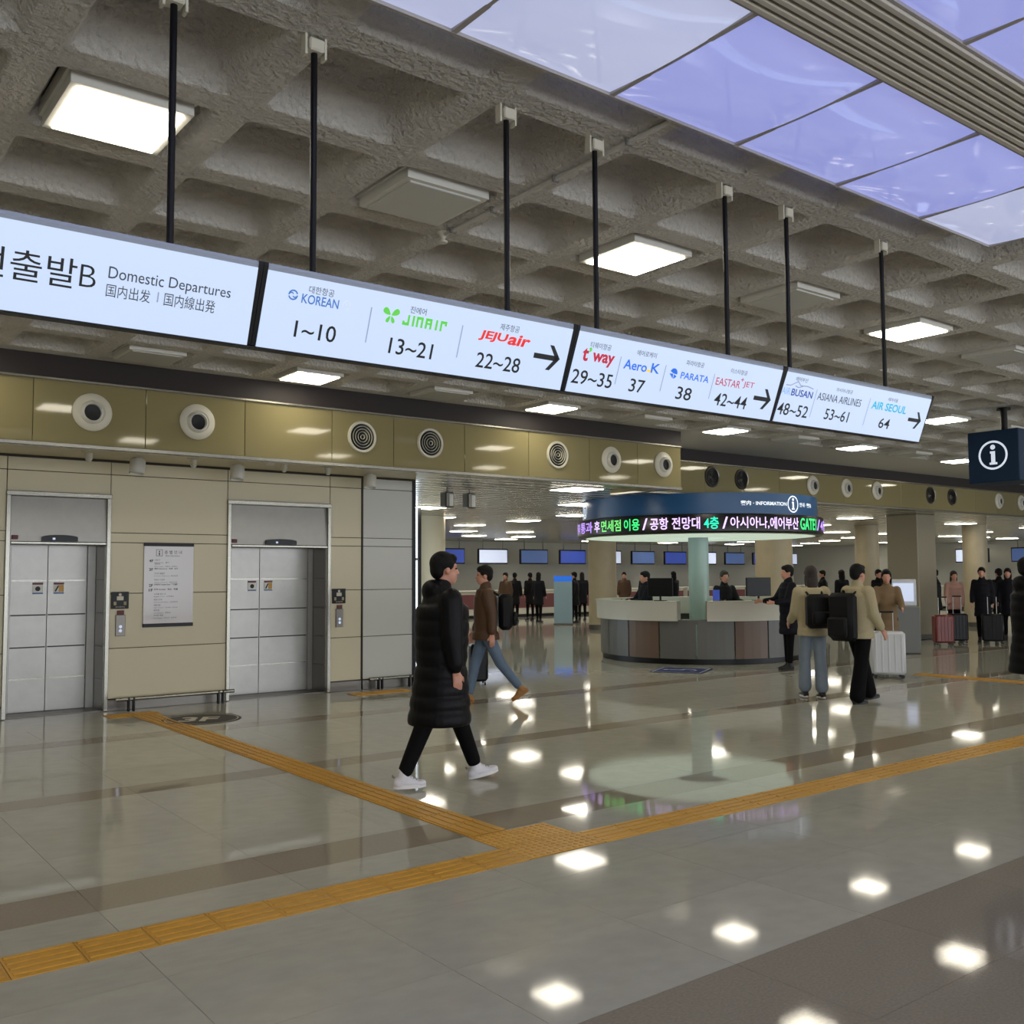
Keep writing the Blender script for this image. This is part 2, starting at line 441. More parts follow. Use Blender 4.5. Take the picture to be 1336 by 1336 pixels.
me = bpy.data.meshes.new('coffer_field'); me.from_pydata(rest.v, [], rest.f); me.update(); me.materials.append(M['concrete'])
for p in me.polygons: p.use_smooth = True
me.set_sharp_from_angle(angle=math.radians(25))
tag(link('coffer_field', me, ceil), kind='stuff')

# ------------------------------------------------------------------ square ceiling lamps
def lamp_meshes():
    fr = B().box(-.285, .285, -.285, .285, .0, .13)
    fr.box(-.30, .30, -.30, .30, .06, .13)
    f = fr.mesh('housing', 'lampframe')
    df = B().bbox(-.25, .25, -.25, .25, -.012, .004, .004)
    return f, df.mesh('diffuser', 'lamp'), df.mesh('diffuser', 'lampoff')
LF, LD, LO = lamp_meshes()
def lamp(i, j, lit):
    x = CX0+PX*i; y = CY0+PY*j
    if lit: t = thing('ceiling_lamp', 'square lit ceiling lamp set in a concrete coffer', 'ceiling lamp', (x, y, HC-.026), 0, 'lit square lamps in the waffle ceiling')
    else: t = thing('ceiling_lamp', 'square unlit ceiling lamp with grey diffuser set in a concrete coffer', 'ceiling lamp', (x, y, HC-.026), 0, 'unlit square lamps in the waffle ceiling')
    link('housing', LF, t); link('diffuser', LD if lit else LO, t)
for i in range(-4, 26, 2):
    lamp(i, 0, i % 4 == 0); lamp(i, 3, i % 4 == 2); lamp(i, 6, i % 4 == 0)
def flat_lamp(x, y, z, dm, label, group, s=.3):
    t = thing('ceiling_lamp', label, 'ceiling lamp', (x, y, z), 0, group)
    B().box(-s-.02, s+.02, -s-.02, s+.02, -.02, .0).obj('housing', 'lampframe', t)
    B().bbox(-s, s, -s, s, -.028, -.012, .004).obj('diffuser', dm, t)
for x in (-3.15, .45, 4.05, 7.65, 11.25, 15.):
    for y in (-2., -5.5): flat_lamp(x, y, HC, 'lamp', 'square lit lamp on the flat ceiling behind the brown border floor', 'lit lamps on the flat ceiling', .25)

# ------------------------------------------------------------------ luminous ceiling with slats
LZ = HC-.03
lc = thing('luminous_ceiling', 'glossy violet backlit ceiling panels with grey mullions beside the grey slats', 'luminous ceiling', (0, 0, LZ))
LX = [6.73-.9*k for k in range(11)]
banks = [(2.42, 3.283), (1.19, 2.045), (.30, 1.17)]
for bi, (ya, yb) in enumerate(banks):
    for k in range(10):
        xb, xa = LX[k], LX[k+1]
        pale = (k == 0 or k == 4 or k == 5)
        pm = B(); N_ = 14; vs = []
        for iy in range(N_+1):
            for ix in range(N_+1):
                a_ = 2*ix/N_-1; b_y = 2*iy/N_-1
                vs.append((xa+.01+(xb-xa-.02)*ix/N_, ya+.008+(yb-ya-.016)*iy/N_, 0.008-.042*(1-b_y*b_y)*(1-.6*a_*a_)))
        pm.add(vs, [(r_*(N_+1)+c_, r_*(N_+1)+c_+1, (r_+1)*(N_+1)+c_+1, (r_+1)*(N_+1)+c_) for r_ in range(N_) for c_ in range(N_)])
        pm.obj('panel', 'lumiw' if pale and bi == 0 else 'lumi', lc, True)
    for k in range(11): B().box(LX[k]-.014, LX[k]+.014, ya, yb, -.006, .02).obj('mullion', 'mullion', lc)
    B().box(LX[-1], LX[0], yb-.008, yb+.006, -.008, .03).obj('edge_trim', 'mullion', lc)
    B().box(LX[-1], LX[0], ya-.006, ya+.008, -.008, .03).obj('edge_trim', 'mullion', lc)
st = thing('slat_ceiling_strip', 'strip of narrow grey ceiling slats between the violet panels', 'slat ceiling', (0, 2.05, LZ))
B().box(LX[-1], 9., 0, .37, .02, .03).obj('backing', 'darkband', st)
for k in range(8):
    B().bbox(LX[-1], 9., .004+k*.0465, .004+k*.0465+.034, -.018, .012, .006).obj('slat', 'slat', st)

# conduit with sprinkler
cd = thing('ceiling_conduit', 'thin grey conduit with a sprinkler head on the waffle rib', 'conduit', (3.57, 3.3, HC))
B().tube([(0, 0, -.02), (0, 2.05, -.02)], .014, 8).obj('pipe', 'flatceil', cd)
mb = B()
for y in (.3, .9, 1.5, 1.95): mb.bbox(-.024, .024, y, y+.02, -.038, 0, .004)
mb.obj('clips', 'grey', cd)
B().lathe([(0, -.075), (.03, -.072), (.032, -.06), (.012, -.05), (.02, -.03), (.045, -.006), (.045, 0)], 16, (0, 2.08, 0)).obj('sprinkler_head', 'whiteox', cd, True)

# ------------------------------------------------------------------ fascia walls
def fascia(name, x0, x1, yf, z0, zd, joints):
    root = struct(B().box(x0, x1, yf+.02, yf+.12, z0+.02, HC).obj(name, 'joint'))
    xs = [x0]+[j for j in joints if x0 < j < x1]+[x1]
    for a, b in zip(xs[:-1], xs[1:]):
        o = B().bbox(a+.003, b-.003, yf, yf+.03, z0+.03, zd-.02, .003).obj('fascia_panel', 'brass', root)
    B().box(x0, x1, yf-.012, yf+.1, zd, HC+.02).obj('dark_beam', 'darkband', root)
    B().bbox(x0, x1, yf-.03, yf+.05, zd-.03, zd+.0, .006).obj('upper_rail', 'steeltrim', root)
    B().bbox(x0, x1, yf-.03, yf+.06, z0, z0+.045, .006).obj('lower_rail', 'steeltrim', root)
    return root
fa = fascia('wall_fascia', X0, XF, YF, 2.965, 3.68, [2.17-1.1*4, 2.17-1.1*3, 2.17-1.1*2, 2.17-1.1, 2.17, 3.29, 4.41, 5.52, 6.39, 7.49, 8.59, 9.74, 10.74])
fa2 = fascia('wall_fascia_recessed', XF, X1, YF2, 3.06, 3.70, [XF+1.1*k for k in range(1, 32)])
struct(B().box(XF-.12, XF, YF+.12, YF2+.1, 2.99, HC).obj('wall_fascia_return', 'brass'))

def nozzle(x, y, z, label, group):
    t = thing('air_nozzle', label, 'air nozzle', (x, y, z), 0, group)
    B().lathe([(.105, .0), (.195, .002), (.2, .015), (.185, .032), (.125, .045), (.108, .03)], 32, (0, 0, 0), 'y').obj('collar', 'whiteox', t, True)
    # ball swivelled a little, drum with black bore
    B().lathe([(.112, .01), (.118, .05), (.105, .085), (.092, .1), (.088, .095), (.086, .03)], 28, (-.01, 0, -.01), 'y').obj('drum', 'white', t, True)
    B().lathe([(0, .05), (.087, .055), (.087, .03)], 24, (-.012, 0, -.012), 'y').obj('bore', 'black', t, True)
def diffuser(x, y, z, label, group, cm='whiteox'):
    t = thing('round_diffuser', label, 'air diffuser', (x, y, z), 0, group)
    B().lathe([(.165, .0), (.165, .02), (.19, .028), (.2, .015), (.2, 0)], 32, (0, 0, 0), 'y').obj('collar', cm, t, True)
    B().lathe([(0, .006), (.168, .006)], 28, (0, 0, 0), 'y').obj('dark_throat', 'black', t)
    for r in (.135, .1, .065, .028):
        B().lathe([(max(r-.002, 0), .01), (r+.003, .028), (r-.001, .03), (max(r-.005, 0), .012)], 28, (0, 0, 0), 'y').obj('ring', cm, t, True)
gn = 'white jet nozzles along the near fascia'; gd = 'ringed diffusers along the near fascia'
for x in (2.737, 3.851): nozzle(x, YF, 3.355, 'round white jet nozzle with black bore on the fascia over the elevators', gn)
for x in (10.174, 11.299): nozzle(x, YF, 3.355, 'round white jet nozzle near the free end of the gold fascia', gn+' end')
for x in (5.93, 6.938): diffuser(x, YF, 3.355, 'black round diffuser with white rings on the fascia over the grey pier', gd)
diffuser(9.115, YF, 3.355, 'lone white-ringed diffuser between pier and jet nozzles on the gold fascia', None)
for x in (17.2, 18.39, 19.54, 25.0, 26.2): nozzle(x, YF2, 3.44, 'white jet nozzle on the recessed fascia behind the information canopy', 'white jet nozzles on the recessed fascia')
for x in (14.1, 14.95, 21.76, 22.72): diffuser(x, YF2, 3.44, 'dark ringed diffuser on the recessed fascia behind the information canopy', 'dark diffusers on the recessed fascia', 'steeldk')

# ------------------------------------------------------------------ soffit over the elevators and metal ceiling of the hall behind
struct(B().box(X0, 7.86, YF+.1, 14.2, ZS, ZS+.1).obj('ceiling_alcove', 'beige'))
struct(B().box(7.86, XF, YF+.1, Y1, ZS, ZS+.1).box(XF, X1, YF2+.1, Y1, ZS, ZS+.1).obj('ceiling_concourse', 'linmetal'))
struct(B().box(X0, 7.86, YW-.035, YW-.02, ZS-.03, ZS).obj('trim_1', 'joint'))
gl = 'flat lamps in the metal ceiling behind'
_used = []
for x, y in [(10.92, 12.4), (11.17, 17.5), (13.3, 20.3), (16.1, 22.9), (18.1, 26.1), (20.5, 28.9), (16.0, 20.3), (20.1, 25.7), (22.6, 28.7), (15.6, 17.8), (17.6, 20.2), (13.3, 15.0), (17.9, 15.0),
             (20.2, 17.6), *[(12+4.6*i+2.3*(j % 2), 23.+2.65*j) for i in range(8) for j in range(4)], *[(28+4.6*i, 14.8+5.3*j) for i in range(4) for j in range(2)], (22.65, 14.8), (24.9, 17.6), (29.8, 20.2), (32.8, 20.5), (27.35, 14.75), (34.4, 17.5), (37.1, 20.6), (39.6, 20.2), (33.2, 15.5), (25., 22.9), (30., 25.7), (36., 27.), (26., 28.7), (38., 14.8), (22.6, 22.9)]:  # the generated grid entries are lamps added to brighten the far hall
    if any(math.hypot(x-a, y-b) < 1.7 for a, b in _used): continue
    _used.append((x, y))
    flat_lamp(x, y, ZS, 'lamp2', 'flat white lamp in the metal strip ceiling behind the information desk', gl, .32)

def spot(p, label):
    t = thing('track_spotlight', label, 'spotlight', (p[0], p[1], ZS))
    B().lathe([(0, 0), (.045, 0), (.045, -.025), (0, -.025)], 16).obj('mount', 'white', t)
    o = B().lathe([(0, .0), (.085, .0), (.09, -.01), (.09, -.165), (.08, -.175), (.075, -.15), (0, -.15)], 24).obj('cylinder_head', 'white', t, True, (0, 0, -.03))
    o.rotation_euler = (math.radians(-8), math.radians(6), 0)
spot((3.634, 12.17), 'white cylinder spotlight on the soffit by the first elevator')
spot((4.903, 12.2), 'white cylinder spotlight on the soffit by the second elevator')
spot((6.88, 12.25), 'white cylinder spotlight on the soffit at the grey pier')
for p, l in (((3.0, 11.9), 'small white cone detector over the first elevator'), ((4.21, 11.87), 'small white cone detector above the information board'),
             ((5.14, 11.72), 'flat white dome detector on the soffit by a cone detector'), ((5.32, 11.7), 'small white cone detector over the second elevator'), ((5.94, 11.7), 'small cream cone detector on the soffit near the second elevator lintel')):
    t = thing('ceiling_detector', l, 'detector', (p[0], p[1], ZS))
    B().lathe([(0, 0), (.075, 0), (.075, -.012), (.04, -.02)], 18).obj('base', 'whiteox', t, True)
    if 'dome' in l: B().lathe([(.06, -.01), (.05, -.035), (0, -.05)], 18).obj('dome', 'white', t, True)
    else: B().lathe([(.045, -.015), (.04, -.09), (.02, -.12), (0, -.122)], 18).obj('cone', 'whiteox', t, True)
t = thing('speaker_pair', 'pair of small grey box speakers hanging under the metal ceiling past the pier', 'speaker', (9.3, 13.6, ZS))
for x in (-.2, .25):
    B().tube([(x, 0, 0), (x, 0, -.06)], .012, 8).obj('stem', 'grey', t)
    B().bbox(x-.09, x+.09, -.09, .09, -.32, -.06, .02).obj('box', 'steeldk', t)
    B().bbox(x-.02, x+.06, -.1, -.088, -.3, -.1, .008).obj('grille', 'white', t)

# ------------------------------------------------------------------ elevator wall
we = B()
EL = [(2.29, 3.455), (4.95, 6.455)]; EH = 2.60
xs = [X0, 2.29, 3.455, 4.95, 6.455, 6.97]
we.box(X0, 2.29, YW+.015, YW+1., 0, ZS).box(2.29, 3.455, YW+.015, YW+1., EH, ZS).box(3.455, 4.95, YW+.015, YW+1., 0, ZS).box(4.95, 6.455, YW+.015, YW+1., EH, ZS).box(6.455, 6.97, YW+.015, YW+1., 0, ZS)
wr = struct(we.obj('wall_elevator', 'joint'))
zl = [.14, .755, 1.43, 2.06, 2.18, 2.90, ZS-.005]
cols = [(-1.9, -.5), (-.5, .9), (.9, 2.29), (3.455, 4.95), (6.455, 6.97)]
for a, b in cols:
    for z0, z1 in zip(zl[:-1], zl[1:]):
        B().bbox(a+.004, b-.004, YW, YW+.02, z0+.004, z1-.004, .003).obj('wall_panel', 'beige', wr)
for a, b in EL:
    for z0, z1 in ((EH+.05, 2.90), (2.90, ZS-.005)):
        B().bbox(a+.004, b-.004, YW, YW+.02, z0+.004, z1-.004, .003).obj('wall_panel', 'beige', wr)
for n, (a, b) in enumerate([(X0, 2.29), (3.455, 4.95), (6.455, 7.87)]):
    struct(B().box(a, b, YW-.012, YW+.01, 0, .13).obj(['baseboard_left', 'baseboard_centre', 'baseboard_right'][n], 'steeldk'))

def elevator(a, b, label, dr, split, refl):
    t = thing('elevator_entrance', label, 'elevator', ((a+b)/2, YW, 0))
    h = (b-a)/2; D = .46; zt = 2.03
    # outer frame
    for s in (-1, 1): B().bbox(s*(h-.02)-.025, s*(h-.02)+.025, -.03, .05, 0, EH, .005).obj('frame_post', 'steeltrim', t)
    B().bbox(-h-.01, h+.01, -.04, .05, EH-.005, EH+.05, .006).obj('frame_head', 'steeltrim', t)
    # transom panel slightly sloping, light rail below
    mb = B(); mb.add([(-h+.045, -.005, zt+.03), (h-.045, -.005, zt+.03), (h-.045, .03, EH-.01), (-h+.045, .03, EH-.01), (-h+.045, .06, zt+.03), (h-.045, .06, zt+.03), (h-.045, .06, EH-.01), (-h+.045, .06, EH-.01)],
                     [(0, 1, 2, 3), (4, 7, 6, 5), (0, 4, 5, 1), (2, 6, 7, 3), (0, 3, 7, 4), (1, 5, 6, 2)])
    mb.obj('transom_panel', 'steel', t)
    B().bbox(-h+.045, h-.045, -.035, .05, zt-.01, zt+.03, .01).obj('light_rail', 'steeltrim', t)
    B().box(-h+.08, h-.08, .07, .11, zt-.006, zt-.001).obj('door_lamp', 'doorlamp', t)
    # hall lantern : flat arc
    poly = [(-.2, 0), (.2, 0), (.2, .05)]+[(.2*math.cos(q), .05+.028*math.sin(q)) for q in [PI*k/10 for k in range(1, 10)]]+[(-.2, .05)]
    sh = 1.0 if b-a < 1.3 else 1.12
    o = B().prism(poly, lambda u, v: (u*sh, -.045, zt+.032+v), lambda u, v: (u*sh, .0, zt+.032+v)).obj('hall_lantern', 'blackgl', t)
    B().bbox(-.085, -.055, -.05, -.044, zt+.05, zt+.075, .004).obj('lantern_light', 'screenw', o)
    B().bbox(-h+.06, -h+.13, -.02, .01, zt+.05, zt+.1, .006).obj('floor_plate', 'skirt', t)
    # jambs
    for s in (-1, 1):
        x = s*(h-.045)
        for z0, z1 in ((0, .38), (.38, .78), (.78, 1.19), (1.19, 1.6), (1.6, zt)):
            B().bbox(min(x, x+s*.03), max(x, x+s*.03), .05, D+.05, z0+.002, z1-.002, .002).obj('jamb_panel', 'steeldk', t)
    B().box(-h, h, .05, D+.1, zt, zt+.06).obj('lintel', 'steeldk', t)
    B().box(-h, h, .05, D+.1, -.003, .006).obj('sill', 'steeldk', t)
    # return posts beside the doors
    for s in (-1, 1): B().bbox(s*(h-.045-dr/2)-dr/2, s*(h-.045-dr/2)+dr/2, D-.03, D+.06, .004, zt, .004).obj('return_post', 'steel', t)
    e = h-.045-dr
    for s, (x0, x1) in enumerate(((-e, split-.002), (split+.002, e))):
        d = B().bbox(x0, x1, D, D+.04, .008, zt, .003).obj('door_leaf', 'steel', t)
        for z in (.41, .79, 1.18, 1.6):
            B().box(x0+.01, x1-.01, D-.004, D+.002, z-.012, z+.003).obj('groove_strip', 'black' if z in (.79, 1.18) else 'steeltrim', d)
    for k, sx in enumerate((-.17, .07)):
        x = split+sx
        s_ = B().bbox(x, x+.12, D-.006, D+.0, 1.43, 1.57, .003).obj('warning_sticker', 'white', t)
        B().box(x, x+.12, D-.008, D-.0055, 1.545, 1.57).obj('header', 'skirt', s_)
        B().box(x, x+.12, D-.008, D-.0055, 1.43, 1.448).obj('footer', 'navylit', s_)
        if k == 0: B().lathe([(0, .0085), (.03, .0085)], 12, (x+.06, D, 1.495), 'y').obj('pictogram', 'ink', s_)
        else:
            B().box(x+.06, x+.115, D-.008, D-.0055, 1.455, 1.54).obj('yellow_field', 'yellow', s_)
            B().tube([(x+.02, D-.007, 1.46), (x+.055, D-.007, 1.53)], .008, 6).obj('pictogram', 'ink', s_)
elevator(*EL[0], 'steel elevator entrance with centre-split doors left of the information board', .1, -.02, 0)
elevator(*EL[1], 'wider steel elevator entrance with pale doors right of the information board', .08, -.1, 0)
# car doors stand in a shaft: black backing
struct(B().box(2.2, 6.6, YW+.6, YW+.65, 0, 2.2).obj('wall_shaft', 'black'))

# information board
ib = thing('information_board', 'white floor guide board with black bars between the elevators', 'information board', (4.18, YW, 1.535))
bw, bh = .315, .515
B().bbox(-bw, bw, -.02, 0, -bh, bh, .003).obj('sheet', 'paper', ib)
B().bbox(-bw-.002, bw+.002, -.028, 0, bh-.03, bh+.015, .003).obj('upper_bar', 'black', ib)
B().bbox(-bw-.002, bw+.002, -.028, 0, -bh-.02, -bh+.025, .003).obj('lower_bar', 'black', ib)
def tb_(x, y, body, ww, hh=None, m='ink', bold=0., nm='lettering'):
    return text_obj(nm, body, m, ib, lambda u, v: (x+ww/2+u, -.0215, y+v), ww, hh, bold)
mb = B()
for a, b, c, d in ((-.165, -.085, .475-.005, .475), (-.165, -.085, .39, .395), (-.165, -.16, .39, .475), (-.09, -.085, .39, .475)): mb.box(a, b, -.0225, -.02, c-.03, d-.03)
mb.obj('icon_frame', 'ink', ib)
B().box(-.132, -.118, -.0225, -.02, .37, .405).obj('icon_stem', 'ink', ib); B().lathe([(0, .0225), (.009, .0225), (.009, .02)], 10, (-.125, 0, .42), 'y').obj('icon_dot', 'ink', ib)
tb_(-.06, .41, '층 별 안 내', .22, .045); tb_(-.045, .365, 'Floor Information', .18, .02, 'inkgrey')
lines = [(.3, '4F', '식당가', 'Restaurant · 餐厅'), (.25, '', '전망대', 'Observatory · 展望台 · 展望台'), (.19, '3F', '출발 Departures · 出发 · 出発', ''), (.13, '', '국내선 출발장', 'Domestic Departures · 国内出发'), (.05, '', '항공사 카운터', 'Airline Check-in · 航空公司'),
         (-.01, '2F', '도착로비 Transfer Deck · 連絡通路', ''), (-.07, '1F', '도착 Arrivals · 到达 · 到着', ''), (-.13, '', '수하물 찾는 곳', 'Baggage Claim · 行李提取'), (-.2, '', '관광 안내', 'Tourist Information · 旅游咨询'), (-.27, '', '대중교통', 'Public Transport · 公共交通 · 公共交通'), (-.335, '', '편의점', 'Convenience · 便利店'), (-.4, '', '주차장 연결', 'Parking Lot · 停车场 · 駐車場')]
for y, fl_, a, b in lines:
    if fl_: tb_(-.25, y, fl_, .05, .035, 'ink', .02)
    tb_(-.185, y+.01, a, .016*len(a)+.02 if b else .3, .022, 'ink', .02 if not b else 0)
    if b: tb_(-.185, y-.022, b, min(.3, .0125*len(b)), .017, 'inkgrey')

def wall_plate(x, label, label2):
    t = thing('pictogram_plate', label, 'sign plate', (x, YW, 1.345))
    B().bbox(-.105, .105, -.018, 0, -.105, .105, .004).obj('plate', 'black', t)
    B().bbox(-.04, .04, -.021, -.017, 0, .05, .003).obj('cabin_symbol', 'whiteox', t)
    B().lathe([(0, .02), (.018, .02), (.018, .017)], 12, (0, 0, .07), 'y').obj('head_symbol', 'whiteox', t)
    for s in (-1, 1): B().bbox(s*.06-.016, s*.06+.016, -.021, -.017, -.06, -.015, .004).obj('person_symbol', 'cream', t)
    text_obj('lettering', '엘리베이터', 'whiteox', t, lambda u, v: (u, -.0195, -.082+v), .11, .018)
    c = thing('call_button_panel', label2, 'button panel', (x+.01, YW, 1.04))
    B().bbox(-.058, .058, -.02, 0, -.135, .125, .004).obj('plate', 'steeldk', c)
    B().bbox(-.04, .04, -.025, 0, .125, .18, .004).obj('floor_display', 'skirt', c)
    for z in (-.02, -.07): B().lathe([(0, .03), (.016, .029), (.02, .02)], 14, (0, 0, z), 'y').obj('button', 'screenw', c)
wall_plate(3.585, 'black square pictogram plate beside the information board', 'steel call button panel beside the information board')
wall_plate(6.595, 'black square pictogram plate by the grey pier', 'steel call button panel by the grey pier')

def rail(x0, x1, y, label):
    t = thing('bumper_rail', label, 'guard rail', ((x0+x1)/2, y, 0)); h = (x1-x0)/2
    B().tube([(-h, 0, .15), (h, 0, .15)], .024, 12).obj('rail', 'steeltrim', t, True)
    for s in (-1, 1):
        for d in (-.03, .03):
            B().bbox(s*(h-.18)+d-.012, s*(h-.18)+d+.012, -.025, .025, 0, .17, .004).obj('bracket', 'black', t)
rail(3.5, 4.98, 12.42, 'low steel guard rail on black brackets under the information board')
rail(7.02, 7.9, 12.5, 'low steel guard rail at the foot of the grey pier')

# ------------------------------------------------------------------ grey pier
pr = struct(B().box(6.98, 7.85, YW+.02, YW+1.2, 0, ZS).obj('wall_pier', 'joint'))
for z0, z1 in zip(zl[:-1], zl[1:]):
    B().bbox(6.985, 7.82, YW-.005, YW+.02, z0+.004, z1-.004, .003).obj('wall_panel', 'greypan', pr)
struct(B().box(7.82, 7.875, YW-.02, YW+1.25, 0, ZS).obj('trim_2', 'black'))
struct(B().bbox(6.955, 6.985, YW-.012, YW+.02, 0, ZS, .003).obj('trim_3', 'joint'))
wn = struct(B().box(8.0, 10.98, 17.5, 17.54, .1, ZS-.05).obj('window_1', 'daylight'))
B().box(10.96, 11.03, 17.46, 17.56, 0, ZS).obj('window_frame', 'black', wn); B().box(8.0, 11.0, 17.46, 17.56, 1.95, 2.0).obj('window_bar', 'grey', wn)
struct(B().box(7.85, 8.05, 13.8, 17.7, 0, ZS).obj('wall_passage', 'greypan'))

# ------------------------------------------------------------------ outer walls
struct(B().box(X0-.2, X1+.2, Y1, Y1+.2, 0, ZS+.2).obj('wall_far', 'farwall'))
struct(B().box(X1, X1+.2, Y0, Y1, 0, HC+.2).obj('wall_right', 'farwall'))
struct(B().box(X0-.2, X0, Y0, 14, 0, HC+.2).obj('wall_left', 'beige'))
struct(B().box(X0-.2, X1, Y0-.2, Y0, 0, .3).box(X0-.2, X1, Y0-.2, Y0, 3.3, HC+.2).obj('wall_back', 'beige'))
gw = struct(B().box(X0, X1, Y0-.15, Y0-.12, .3, 3.3).obj('added_fill_panel', 'dayfill'))  # added glowing fill behind the camera, brightens ceiling and elevator wall
for k in range(22): B().box(X0+2.4*k, X0+2.4*k+.12, Y0-.2, Y0, .3, 3.3).obj('fill_panel_post', 'grey', gw)  # posts dividing the added glowing panel into bays

# ------------------------------------------------------------------ hanging signs
FT, FB = (3.58, 2.84), (3.695, 2.54)         # face: top and bottom (y, z)
SYC = 3.72
fl_len = math.hypot(FB[0]-FT[0], FT[1]-FB[1])
fdir = Vector((0, (FT[0]-FB[0])/fl_len, (FT[1]-FB[1])/fl_len))        # up the face
fn_ = Vector((0, -fdir.z, fdir.y))                                     # outward normal (towards -y)
def face_uv(px, py):
    d = Vector(ray(px, py)); o = Vector((0, 0, CAMZ)); p0 = Vector((0, FT[0], FT[1]))
    t = (p0-o).dot(fn_)/d.dot(fn_); p = o+d*t
    return p.x, (p-p0).dot(fdir)
def sign_panel(x0, x1, label, poles, end=None):
    t = thing('hanging_sign', label, 'hanging sign', (x0, SYC, FB[1]))
    L = x1-x0
    dy = FT[0]-SYC; by = FB[0]-SYC; zt = FT[1]-FB[1]
    # housing profile (y,z): trapezoid with rounded lower corners
    prof = [(dy, zt), (by-.006, .03), (by+.004, .006), (by+.025, 0), (-by-.025, 0), (-by-.004, .006), (-by+.006, .03), (-dy, zt), (-dy+.0, zt+.012), (dy, zt+.012)]
    mb = B(); n = len(prof)
    mb.prism(prof, lambda u, v: (.004, u, v), lambda u, v: (L-.004, u, v)); mb.obj('housing', 'signedge', t)
    def P(u, v, o=0.): q = Vector((u, dy, zt))+fdir*v+fn_*o; return (q.x, q.y, q.z)
    fm = B(); vb = -fl_len+.002
    fm.add([P(.02, -.014, .001), P(L-.02, -.014, .001), P(L-.02, vb, .004), P(.02, vb, .004), P(.02, -.014, -.01), P(L-.02, -.014, -.01), P(L-.02, vb, -.01), P(.02, vb, -.01)],
           [(0, 1, 2, 3), (4, 7, 6, 5), (0, 4, 5, 1), (2, 6, 7, 3), (0, 3, 7, 4), (1, 5, 6, 2)])
    fm.obj('lit_face', 'signface', t)
    gl_ = B(); gl_.prism([(u*1.02, v) for u, v in prof], lambda u, v: (.001, u*1.01, v), lambda u, v: (.02, u*1.01, v)).obj('end_frame', 'black', t)
    B().prism([(u*1.02, v) for u, v in prof], lambda u, v: (L-.02, u*1.01, v), lambda u, v: (L-.001, u*1.01, v)).obj('end_frame', 'black', t)
    B().bbox(0, L, by+.002, -by-.002, -.004, .002, .001).obj('base_strip', 'black', t)
    for x in poles:
        p = B().tube([(x-x0, 0, zt), (x-x0, 0, HC-FB[1]-.05)], .0142, 12).obj('pole', 'black', t, True)
        br = B()
        br.bbox(x-x0-.035, x-x0+.035, -.035, .035, HC-FB[1]-.07, HC-FB[1]-.015, .006)
        for sx in (-.045, .045): br.box(x-x0+sx-.005, x-x0+sx+.005, -.02, .02, HC-FB[1]-.09, HC-FB[1])
        br.obj('ceiling_bracket', 'whiteox', t)
    return t, x0, P
def stext(sg, body, a, b, m='ink', h=None, bold=0., shear=0., name='lettering'):
    t, x0, P = sg
    ua, va = face_uv(*a); ub, vb = face_uv(*b)
    ang = (vb-va)/(ub-ua) if abs(ub-ua) > 1e-6 else 0
    cu, cv = (ua+ub)/2-x0, (va+vb)/2
    return text_obj(name, body, m, t, lambda u, v: P(cu+u, cv+v, .0055), ub-ua, h, bold, shear)
def px_h(a, hpx):     # height in metres of hpx pixels near point a on the face
    return abs(face_uv(a[0], a[1]-hpx/2)[1]-face_uv(a[0], a[1]+hpx/2)[1])
def spoly(sg, name, m, polys, o=.0055):          # polys in face uv (absolute x, v)
    t, x0, P = sg; mb = B()
    for poly in polys: mb.add([P(u-x0, v, o) for u, v in poly], [tuple(range(len(poly)))])
    return mb.obj(name, m, t)
def sdivider(sg, a, b):
    ua, va = face_uv(*a); ub, vb = face_uv(*b); u = (ua+ub)/2
    spoly(sg, 'divider', 'cline', [[(u-.0025, va), (u+.0025, va), (u+.0025, vb), (u-.0025, vb)]])
def sarrow(sg, tail, tip, hpx):
    ua, va = face_uv(*tail); ub, vb = face_uv(*tip); v = (va+vb)/2; h = px_h(tip, hpx)/2; w_ = h*.42
    q = h*.86
    spoly(sg, 'arrow', 'ink', [[(ua, v-w_/2), (ub-w_*.6, v-w_/2), (ub-w_*.6, v+w_/2), (ua, v+w_/2)],
                               [(ub, v), (ub-q, v+h), (ub-q-w_*1.0, v+h), (ub-w_*1.15, v)], [(ub, v), (ub-w_*1.15, v), (ub-q-w_*1.0, v-h), (ub-q, v-h)]])
def circ(u, v, r, n=20, a0=0., a1=2*PI, r2=None):
    if r2 is None: return [(u+r*math.cos(a0+(a1-a0)*k/n), v+r*math.sin(a0+(a1-a0)*k/n)) for k in range(n)]
    return [(u+r*math.cos(a0+(a1-a0)*k/n), v+r*math.sin(a0+(a1-a0)*k/n)) for k in range(n+1)]+[(u+r2*math.cos(a1-(a1-a0)*k/n), v+r2*math.sin(a1-(a1-a0)*k/n)) for k in range(n+1)]

SX = [-.105, 1.535, 3.165, 4.815, 6.47]
s1 = sign_panel(SX[0], SX[1], 'backlit white hanging sign with black Korean lettering and Domestic Departures', (.17, 1.215))
s2 = sign_panel(SX[1], SX[2], 'backlit hanging sign with green butterfly emblem, red lettering and a big arrow', (1.812, 2.84))
s3 = sign_panel(SX[2], SX[3], 'backlit hanging sign with four airlines, round blue emblem and an arrow', (3.425, 4.46))
s4 = sign_panel(SX[3], SX[4], 'backlit hanging sign ending the row with cyan lettering and an arrow', (5.042, 6.098))
